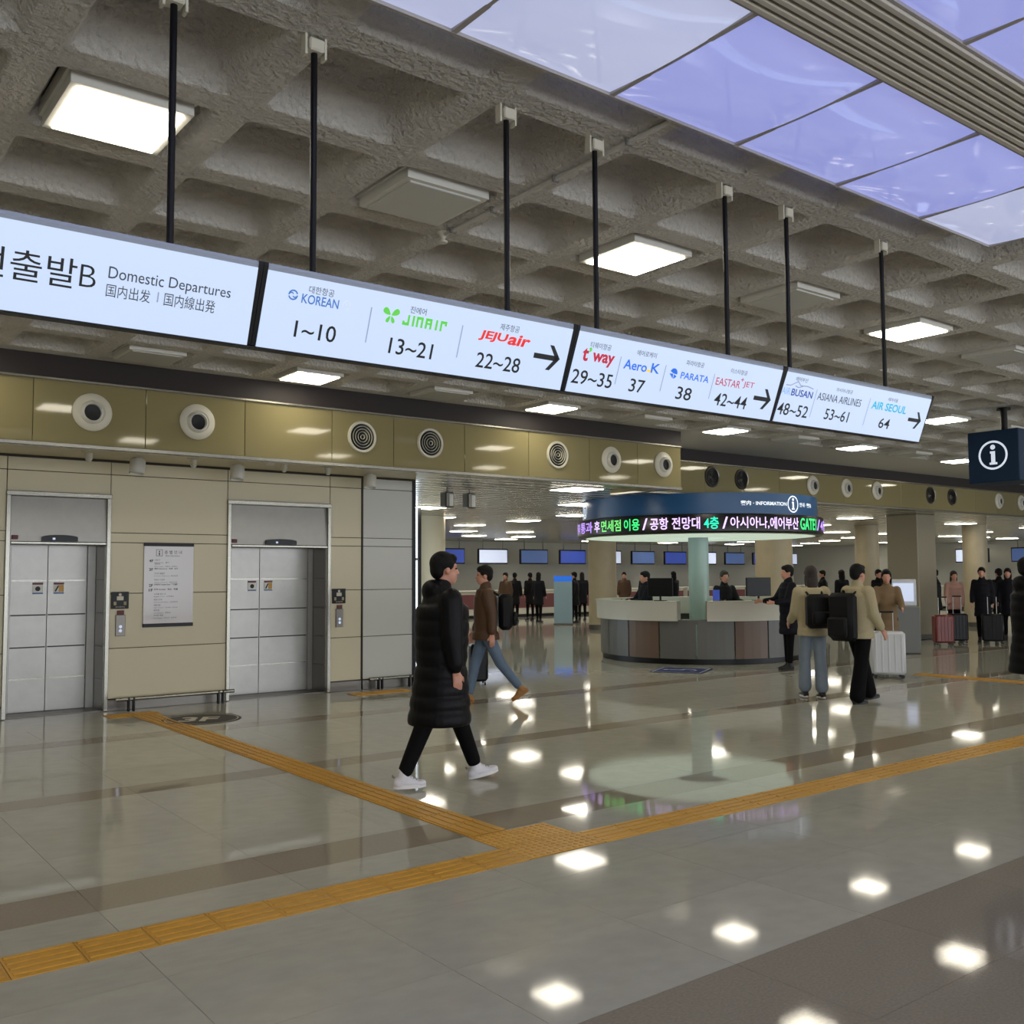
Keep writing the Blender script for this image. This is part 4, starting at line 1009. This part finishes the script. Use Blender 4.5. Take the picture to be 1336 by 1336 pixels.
def person(label, loc, heading, H=1.72, legR=(-.1, 0.), legL=(.1, 0.), footR=0., footL=0., armR=(.1, .3), armL=(-.1, .3), spread=.1, lean=.0, headyaw=0., top='jacket', topm='coat', botm='pants', shoem='shoek', hairm='hair', hair='short',
           legw=1., bulk=1., vox=.014, solem=None, cuff=.06, hood=False, group=None, hemz=None, headp=0.):
    root = thing('person', label, 'person', loc, heading, group)
    k = H/1.75
    def th(a, L): return Vector((math.sin(a)*L, 0, -math.cos(a)*L))
    hip = Vector((0, 0, 0)); up = Vector((math.sin(lean), 0, math.cos(lean)))
    J = {}
    for s, nm, lg in ((-1, 'R', legR), (1, 'L', legL)):
        h = Vector((0, s*.09*k, 0)); kn = h+th(lg[0], .43*k); an = kn+th(lg[0]-lg[1], .42*k)
        J['hip'+nm], J['kn'+nm], J['an'+nm] = h, kn, an
    zmin = min(J['anR'].z-.085*k, J['anL'].z-.085*k)
    # raised toes/heels are given by foot pitch; bring the lowest sole to the floor
    def sole(an, p):
        c, s_ = math.cos(p), math.sin(p)
        return min(an.z+(-.085*c+x*s_)*k for x in (-.07, .17))
    zmin = min(sole(J['anR'], footR), sole(J['anL'], footL))
    off = Vector((0, 0, -zmin))
    for q in J: J[q] = J[q]+off
    pel = off.copy()
    neck = pel+up*.56*k; sh = pel+up*.50*k; chest = pel+up*.38*k
    head = neck+Vector((math.sin(lean+headp)*.5, 0, 1)).normalized()*.16*k+Vector((.02*k, 0, 0))
    for s, nm, ar in ((-1, 'R', armR), (1, 'L', armL)):
        a = sh+Vector((0, s*.185*k*bulk**.5, 0))
        e = a+Vector((math.sin(ar[0])*.29*k, s*spread*.29*k, -math.cos(ar[0])*.29*k))
        w_ = e+Vector((math.sin(ar[0]+ar[1])*.25*k, s*spread*.25*.3*k, -math.cos(ar[0]+ar[1])*.25*k))
        J['sh'+nm], J['el'+nm], J['wr'+nm] = a, e, w_
    # --- body: one continuous surface (trunk, neck, head, arms, hands, legs)
    b = B()
    for nm in 'RL':
        capsule(b, J['hip'+nm], J['kn'+nm], .062*k, .042*k); capsule(b, J['kn'+nm], J['an'+nm], .042*k, .03*k)
        capsule(b, J['sh'+nm], J['el'+nm], .04*k, .032*k); capsule(b, J['el'+nm], J['wr'+nm], .032*k, .024*k)
        dd = (J['wr'+nm]-J['el'+nm]).normalized(); s = -1 if nm == 'R' else 1
        f = Vector((1, 0, 0))
        e = dd.cross(Vector((0, -s, 0)))
        hand(b, J['wr'+nm], dd, 1 if e.dot(f) > 0 else -1, Vector((0, -s, 0)), k, .55)
    capsule(b, pel, chest, .10*k, .11*k); capsule(b, J['shR'], J['shL'], .05*k, .05*k); capsule(b, chest, neck, .09*k, .055*k)
    cy, sy = math.cos(headyaw), math.sin(headyaw)
    hc = head
    def hp(x, y, z): return (hc.x+(x*cy-y*sy)*k, hc.y+(x*sy+y*cy)*k, hc.z+z*k)
    capsule(b, neck-Vector((0, 0, .03)), hc+Vector((-.015*k, 0, -.05*k)), .056*k, .05*k)
    hb = B()
    ellip(hb, (-.012, 0, .025), (.098, .076, .098)); ellip(hb, (.028, 0, -.045), (.062, .056, .075)); ellip(hb, (.05, 0, -.09), (.035, .034, .028))
    capsule(hb, (.082, 0, .005), (.103, 0, -.03), .010, .013, 8); ellip(hb, (.072, 0, .022), (.02, .05, .012)); ellip(hb, (.085, 0, -.068), (.014, .022, .010))
    for s in (-1, 1): ellip(hb, (-.005, s*.078, -.01), (.02, .012, .032))
    b.add([hp(*v) for v in hb.v], hb.f)
    remesh(b, 'body', 'skin', root, min(vox, .009) if vox <= .014 else vox, 2)
    if vox <= .014:
        ey = B()
        for s in (-1, 1): ellip(ey, hp(.078, s*.03, .004), (.010*k, .013*k, .006*k), 0, 10, 6)
        ey.obj('eyes', 'ink', root, True)
        mo_ = B(); ellip(mo_, hp(.092, 0, -.068), (.006*k, .02*k, .004*k), 0, 10, 6); mo_.obj('mouth', 'skirt', root, True)
    # --- hair
    hb = B()
    ellip(hb, (-.022, 0, .045), (.104, .084, .095)); ellip(hb, (-.06, 0, -.0), (.06, .074, .08)); ellip(hb, (.05, 0, .085), (.045, .06, .035), .4)
    if hair == 'long':
        ellip(hb, (-.07, 0, -.10), (.05, .08, .14)); 
        for s in (-1, 1): ellip(hb, (-.02, s*.072, -.06), (.04, .02, .10))
    for s in (-1, 1): ellip(hb, (.0, s*.07, .03), (.05, .018, .04))
    h2 = B(); h2.add([hp(*v) for v in hb.v], hb.f)
    remesh(h2, 'hair', hairm, root, min(vox, .012), 2)
    # --- trousers
    b = B(); lw = legw
    loft(b, [(pel.x, 0, pel.z-.10*k, .10*k*bulk, .155*k), (pel.x, 0, pel.z+.0*k, .115*k*bulk, .165*k), (pel.x, 0, pel.z+.1*k, .10*k*bulk, .15*k)])
    for nm in 'RL':
        capsule(b, J['hip'+nm], J['kn'+nm], .088*k*lw**.6, .066*k*lw); capsule(b, J['kn'+nm], J['an'+nm]+(J['kn'+nm]-J['an'+nm]).normalized()*cuff*k, .064*k*lw, (.05 if lw < 1.15 else .074)*k*lw)
    remesh(b, 'trousers', botm, root, max(vox, .012), 3)
    # --- shoes
    for nm, p in (('R', footR), ('L', footL)):
        an = J['an'+nm]; c, s_ = math.cos(p), math.sin(p)
        def fp(x, y, z): return (an.x+(x*c+(z)*-s_)*k, an.y+y*k, an.z+(x*s_+z*c)*k)
        b = B()
        hb = B(); ellip(hb, (-.03, 0, -.045), (.05, .04, .04)); ellip(hb, (.05, 0, -.05), (.085, .043, .032)); ellip(hb, (.115, 0, -.056), (.062, .045, .027)); capsule(hb, (-.012, 0, -.03), (.0, 0, .03), .044, .042)
        ellip(hb, (.04, 0, -.028), (.06, .034, .035), .45)
        b.add([fp(*v) for v in hb.v], hb.f)
        so = remesh(b, 'shoe', shoem, root, min(vox, .009), 2)
        if vox <= .011:
            lb = B()
            for q in range(4): x = .03+q*.022; lb.tube([fp(x, -.022, .004-q*.011), fp(x+.004, 0, .011-q*.011), fp(x, .022, .004-q*.011)], .004*k, 6)
            lb.obj('laces', 'cfaint2', so); lb2 = B(); lb2.tube([fp(-.072, -.012, .0), fp(-.078, 0, .01), fp(-.072, .012, .0)], .008*k, 6); lb2.obj('heel_tab', 'grey', so)
        hb = B(); n = 18; pts = []
        for q in range(n):
            a = 2*PI*q/n; pts.append((.05+.125*math.cos(a), (.044+.006*math.cos(a))*math.sin(a)))
        hb.prism(pts, lambda u, v: fp(u, v, -.085), lambda u, v: fp(u, v, -.06)); hb.obj('sole', solem or 'shoek', so, True)
    # --- upper garment
    b = B(); bk = bulk
    if top == 'coat': hz = hemz if hemz is not None else .47
    else: hz = pel.z-.10*k
    zt = sh.z+.035*k
    steps = 40 if top == 'coat' else 22
    secs = []
    for i in range(steps+1):
        f = i/steps; z = hz+(zt-hz)*f
        a = (z-pel.z)/(sh.z-pel.z)
        cx = pel.x+(sh.x-pel.x)*a if a > 0 else pel.x+.02*a
        if a >= .9: q = max(0, (1.07-a)/.17); rx, ry = .105+.02*q, .13+.055*q
        elif a > .0: rx, ry = (.128+.012*math.sin(PI*a) if top != 'coat' else .152+.012*math.sin(PI*a)), .17+.018*a
        else: rx, ry = .15+.055*min(1, -a*.85)**.8, .175+.04*min(1, -a)
        quilt = (1-.05*abs(math.cos(PI*(z-hz)/(.115 if top == 'coat' else .09)))**6) if hood or top == 'coat' else 1
        secs.append((cx, 0, z, rx*k*bk*quilt, ry*k*bk*quilt))
    secs.append((sh.x, 0, zt+.02*k, .08*k, .09*k))
    loft(b, secs, 28)
    for s, nm in ((-1, 'R'), (1, 'L')):
        r0 = .074*k*bk
        capsule(b, J['sh'+nm]+Vector((0, -s*.02*k, -.01*k)), J['el'+nm], r0, .064*k*bk); 
        wv = J['wr'+nm]-(J['wr'+nm]-J['el'+nm]).normalized()*.012*k
        capsule(b, J['el'+nm], wv-(wv-J['el'+nm]).normalized()*.05*k, .064*k*bk, .05*k*bk); capsule(b, J['el'+nm], wv-(wv-J['el'+nm]).normalized()*.03, .03*k*bk, .042*k*bk)
    capsule(b, neck-Vector((0, 0, .05*k)), neck+Vector((-.005, 0, .03*k)), .085*k, .074*k)
    if hood: ellip(b, (neck.x-.075*k, 0, neck.z-.01*k), (.085*k, .12*k, .095*k), -.3)
    remesh(b, 'coat' if top == 'coat' else 'jacket', topm, root, max(vox, .011), 2)
    return root, J, pel, sh, neck, k

def backpack(loc, rz, label, m='bag', h=.46, w_=.32, d=.18):
    t = thing('backpack', label, 'backpack', loc, rz)
    B().bbox(-d/2, d/2, -w_/2, w_/2, 0, h, .05).obj('main_body', m, t, True); B().bbox(-d/2-.06, -d/2+.01, -w_/2+.04, w_/2-.04, .05, h*.5, .025).obj('front_pocket', m, t, True)
    for s in (-1, 1): B().tube([(d/2, s*.09, h-.02), (d/2+.06, s*.1, h+.02), (d/2+.13, s*.11, h-.03)], .016, 8).obj('strap', m, t, True)
    return t
def suitcase(loc, rz, label, m, w_=.42, h=.6, d=.25, group=None, up=.4):
    t = thing('suitcase', label, 'suitcase', loc, rz, group)
    s = B().bbox(-w_/2, w_/2, -d/2, d/2, .06, h+.06, .035).obj('shell', m, t, True)
    for q in range(5): x = -w_/2+.06+q*(w_-.12)/4; B().bbox(x-.012, x+.012, -d/2-.008, d/2+.008, .1, h+.02, .004).obj('rib', m, s)
    for sx in (-1, 1):
        for sy in (-1, 1): B().lathe([(0, -.012), (.028, -.012), (.028, .012), (0, .012)], 12, (sx*(w_/2-.05), sy*(d/2-.04), .028), 'y').obj('wheel', 'black', t)
        B().tube([(sx*.09, 0, h+.05), (sx*.09, 0, h+.06+up)], .01, 8).obj('handle_rod', 'steel', t)
    B().tube([(-.1, 0, h+.06+up), (.1, 0, h+.06+up)], .015, 8).obj('grip', 'black', t)
    return t

# man in the long black coat: strides along +x, right side to the camera
person('person in a long black padded coat, black trousers and white sneakers striding past', (4.29, 6.5, 0), math.radians(-15), 1.82, legR=(-.36, .06), legL=(.38, .02), footR=-.0, footL=.2, armR=(.0, .12), armL=(.15, .3), spread=.06,
       top='coat', topm='coat', botm='pants', shoem='shoew', solem='sole', hood=True, bulk=1.26, vox=.011, legw=1.12, cuff=.05, hemz=.47, lean=.02)
# man in brown jacket walking to the left with backpack
hb_ = math.radians(150)
P2 = onz(634, 918, 0)
person('person in a brown jacket, blue jeans and tan boots walking behind the black coat', (P2.x, P2.y, 0), hb_, 1.74, legR=(.3, .1), legL=(-.42, .25), footR=.1, footL=-.55, armR=(.1, .3), armL=(-.2, .2), topm='brownj', botm='denim', shoem='shoeb', solem='shoeb', vox=.014, hood=False, hair='short', bulk=1.1, legw=1.1)
backpack((P2.x-.25*math.cos(hb_), P2.y-.25*math.sin(hb_), .93), hb_, 'black backpack worn by the person in the brown jacket')
P3 = onz(624, 893, 0)
suitcase((P3.x, P3.y, 0), math.radians(60), 'black suitcase rolling beyond the person in the brown jacket', 'casek', .4, .55, .25)
# two travellers seen from behind
hd = math.radians(55)
P4 = onz(1062, 911, 0)
person('person in a cream jacket and light jeans walking away with a black backpack', (P4.x, P4.y, 0), hd, 1.69, legR=(-.06, .05), legL=(.16, .12), footR=-.05, footL=0., topm='cream', botm='denimlt', shoem='shoek', solem='sole', hairm='hairbr', hair='long', legw=1.2, bulk=1.12, vox=.014, armR=(.1, .9), armL=(.1, .9))
backpack((P4.x-.25*math.cos(hd), P4.y-.25*math.sin(hd), .92), hd, 'small black backpack worn over the cream jacket', h=.44)
P5 = onz(1123, 917, 0); hd2 = math.radians(-12)
person('person in a cream fleece and wide black trousers walking away beside light jeans', (P5.x, P5.y, 0), hd2, 1.72, legR=(-.16, .03), legL=(.32, .08), footR=0., footL=.1, topm='cream', botm='pants', shoem='shoek', hair='short', legw=1.35, bulk=1.15, vox=.014, armR=(.1, .5), armL=(.3, .9), cuff=.02)
backpack((P5.x-.255*math.cos(hd2), P5.y-.255*math.sin(hd2), .78), hd2+.15, 'large black backpack worn over the cream fleece', h=.6, w_=.36)
# shoulder bag of the pair
# traveller at the desk
P6 = onz(1031, 874, 0)
person('person in a dark navy coat standing at the information desk', (P6.x, P6.y, 0), math.radians(150), 1.74, legR=(0, 0), legL=(.05, .0), top='coat', topm='navyc', botm='pants', hemz=.6, vox=.018, armR=(.5, 1.0), armL=(.4, 1.1))
# traveller with white suitcases
P7 = onz(1160, 876, 0)
person('person in a tan coat pushing a white suitcase beyond the two backpackers', (P7.x, P7.y, 0), math.radians(215), 1.66, legR=(-.1, .05), legL=(.2, .05), top='coat', topm='tan', botm='pants', hemz=.62, vox=.018, hairm='hair', hair='long', armR=(.6, .6), armL=(.6, .6))
P7b = onz(1160, 881, 0)
suitcase((P7b.x-.35, P7b.y-.2, 0), math.radians(-50), 'large white suitcase pushed by the tan coated traveller', 'casew', .5, .66, .3, up=.3)
# person cut by the right frame
P8 = onz(1348, 938, 0)
person('person in a long black coat standing beyond the yellow strip under the cube sign', (P8.x, P8.y, 0), math.radians(-40), 1.76, legR=(-.05, 0), legL=(.1, 0), top='coat', topm='coat', botm='pants', hemz=.5, hood=True, vox=.016, bulk=1.12)
# pink coat and suitcases
P9 = onz(1247, 836, 0)
person('person in a dusty pink coat waiting among suitcases', (P9.x, P9.y, 0), math.radians(230), 1.64, legR=(-.03, 0), legL=(.05, 0), top='coat', topm='pinkc', botm='pants', hemz=.75, vox=.02, hairm='hairbr', hair='long')
q = onz(1231, 842, 0); suitcase(tuple(q), math.radians(-40), 'dark red suitcase by the pink coated person', 'casered', .42, .62)
q = onz(1250, 839, 0); suitcase(tuple(q), math.radians(-40), 'black suitcase by the pink coated person', 'casek', .42, .62)
P10 = onz(1284, 838, 0)
person('person in a navy coat standing with dark suitcases near the pink coat', (P10.x, P10.y, 0), math.radians(200), 1.72, legR=(-.03, 0), legL=(.05, 0), top='coat', topm='navyc', botm='pants', hemz=.6, vox=.02)
q = onz(1296, 840, 0); suitcase(tuple(q), math.radians(-60), 'black suitcase by the navy coated person', 'casek', .46, .62)
# staff inside the round desk
for px_, lab, m_, hm in ((838, 'person in dark uniform inside the brown panelled side of the desk', 'navyc', 'hair'), (945, 'person in black uniform inside the desk beside the teal column', 'coat', 'hairbr')):
    a = pxang(px_, 1.2)
    person(lab, (KC[0]+1.15*math.cos(a), KC[1]+1.15*math.sin(a), 0), a, 1.66, legR=(0, 0), legL=(.0, 0), topm=m_, botm='pants', hairm=hm, vox=.018, armR=(.5, 1.), armL=(.5, 1.))
# far travellers: three prototypes, copied
protos = []
for k, (m_, b_m, hr) in enumerate((('coat', 'pants', 'short'), ('brownj', 'denim', 'short'), ('navyc', 'pants', 'long'))):
    protos.append(('black coated person waiting before the far check-in counters', 'brown jacketed person waiting before the far check-in counters', 'navy coated long haired person waiting before the far check-in counters')[k])
spots = [(0, 672, 802, 40), (0, 692, 800, 80), (2, 703, 803, 20), (1, 660, 806, 200), (0, 750, 804, 120), (2, 760, 800, 60), (1, 815, 800, 220), (0, 842, 801, 10), (2, 880, 803, 90), (0, 1075, 806, 140), (2, 1100, 812, 70), (0, 1148, 815, 250), (1, 1208, 818, 30), (2, 1318, 826, 200), (0, 1222, 815, 100), (0, 1306, 820, 60)]
made = {}
for (k, px_, py_, hd_) in spots:
    p = onz(px_, py_+9, 0)
    if k not in made:
        m_, b_m, hr = (('coat', 'pants', 'short'), ('brownj', 'denim', 'short'), ('navyc', 'pants', 'long'))[k]
        made[k] = person(protos[k], (p.x, p.y, 0), math.radians(hd_), 1.7, legR=(-.04, 0), legL=(.08, .02), top='coat' if k != 1 else 'jacket', topm=m_, botm=b_m, hemz=.6, hair=hr, vox=.028, group=protos[k].replace('person', 'people'))[0]
    else:
        copy_tree(made[k], None, (p.x, p.y, 0), math.radians(hd_))
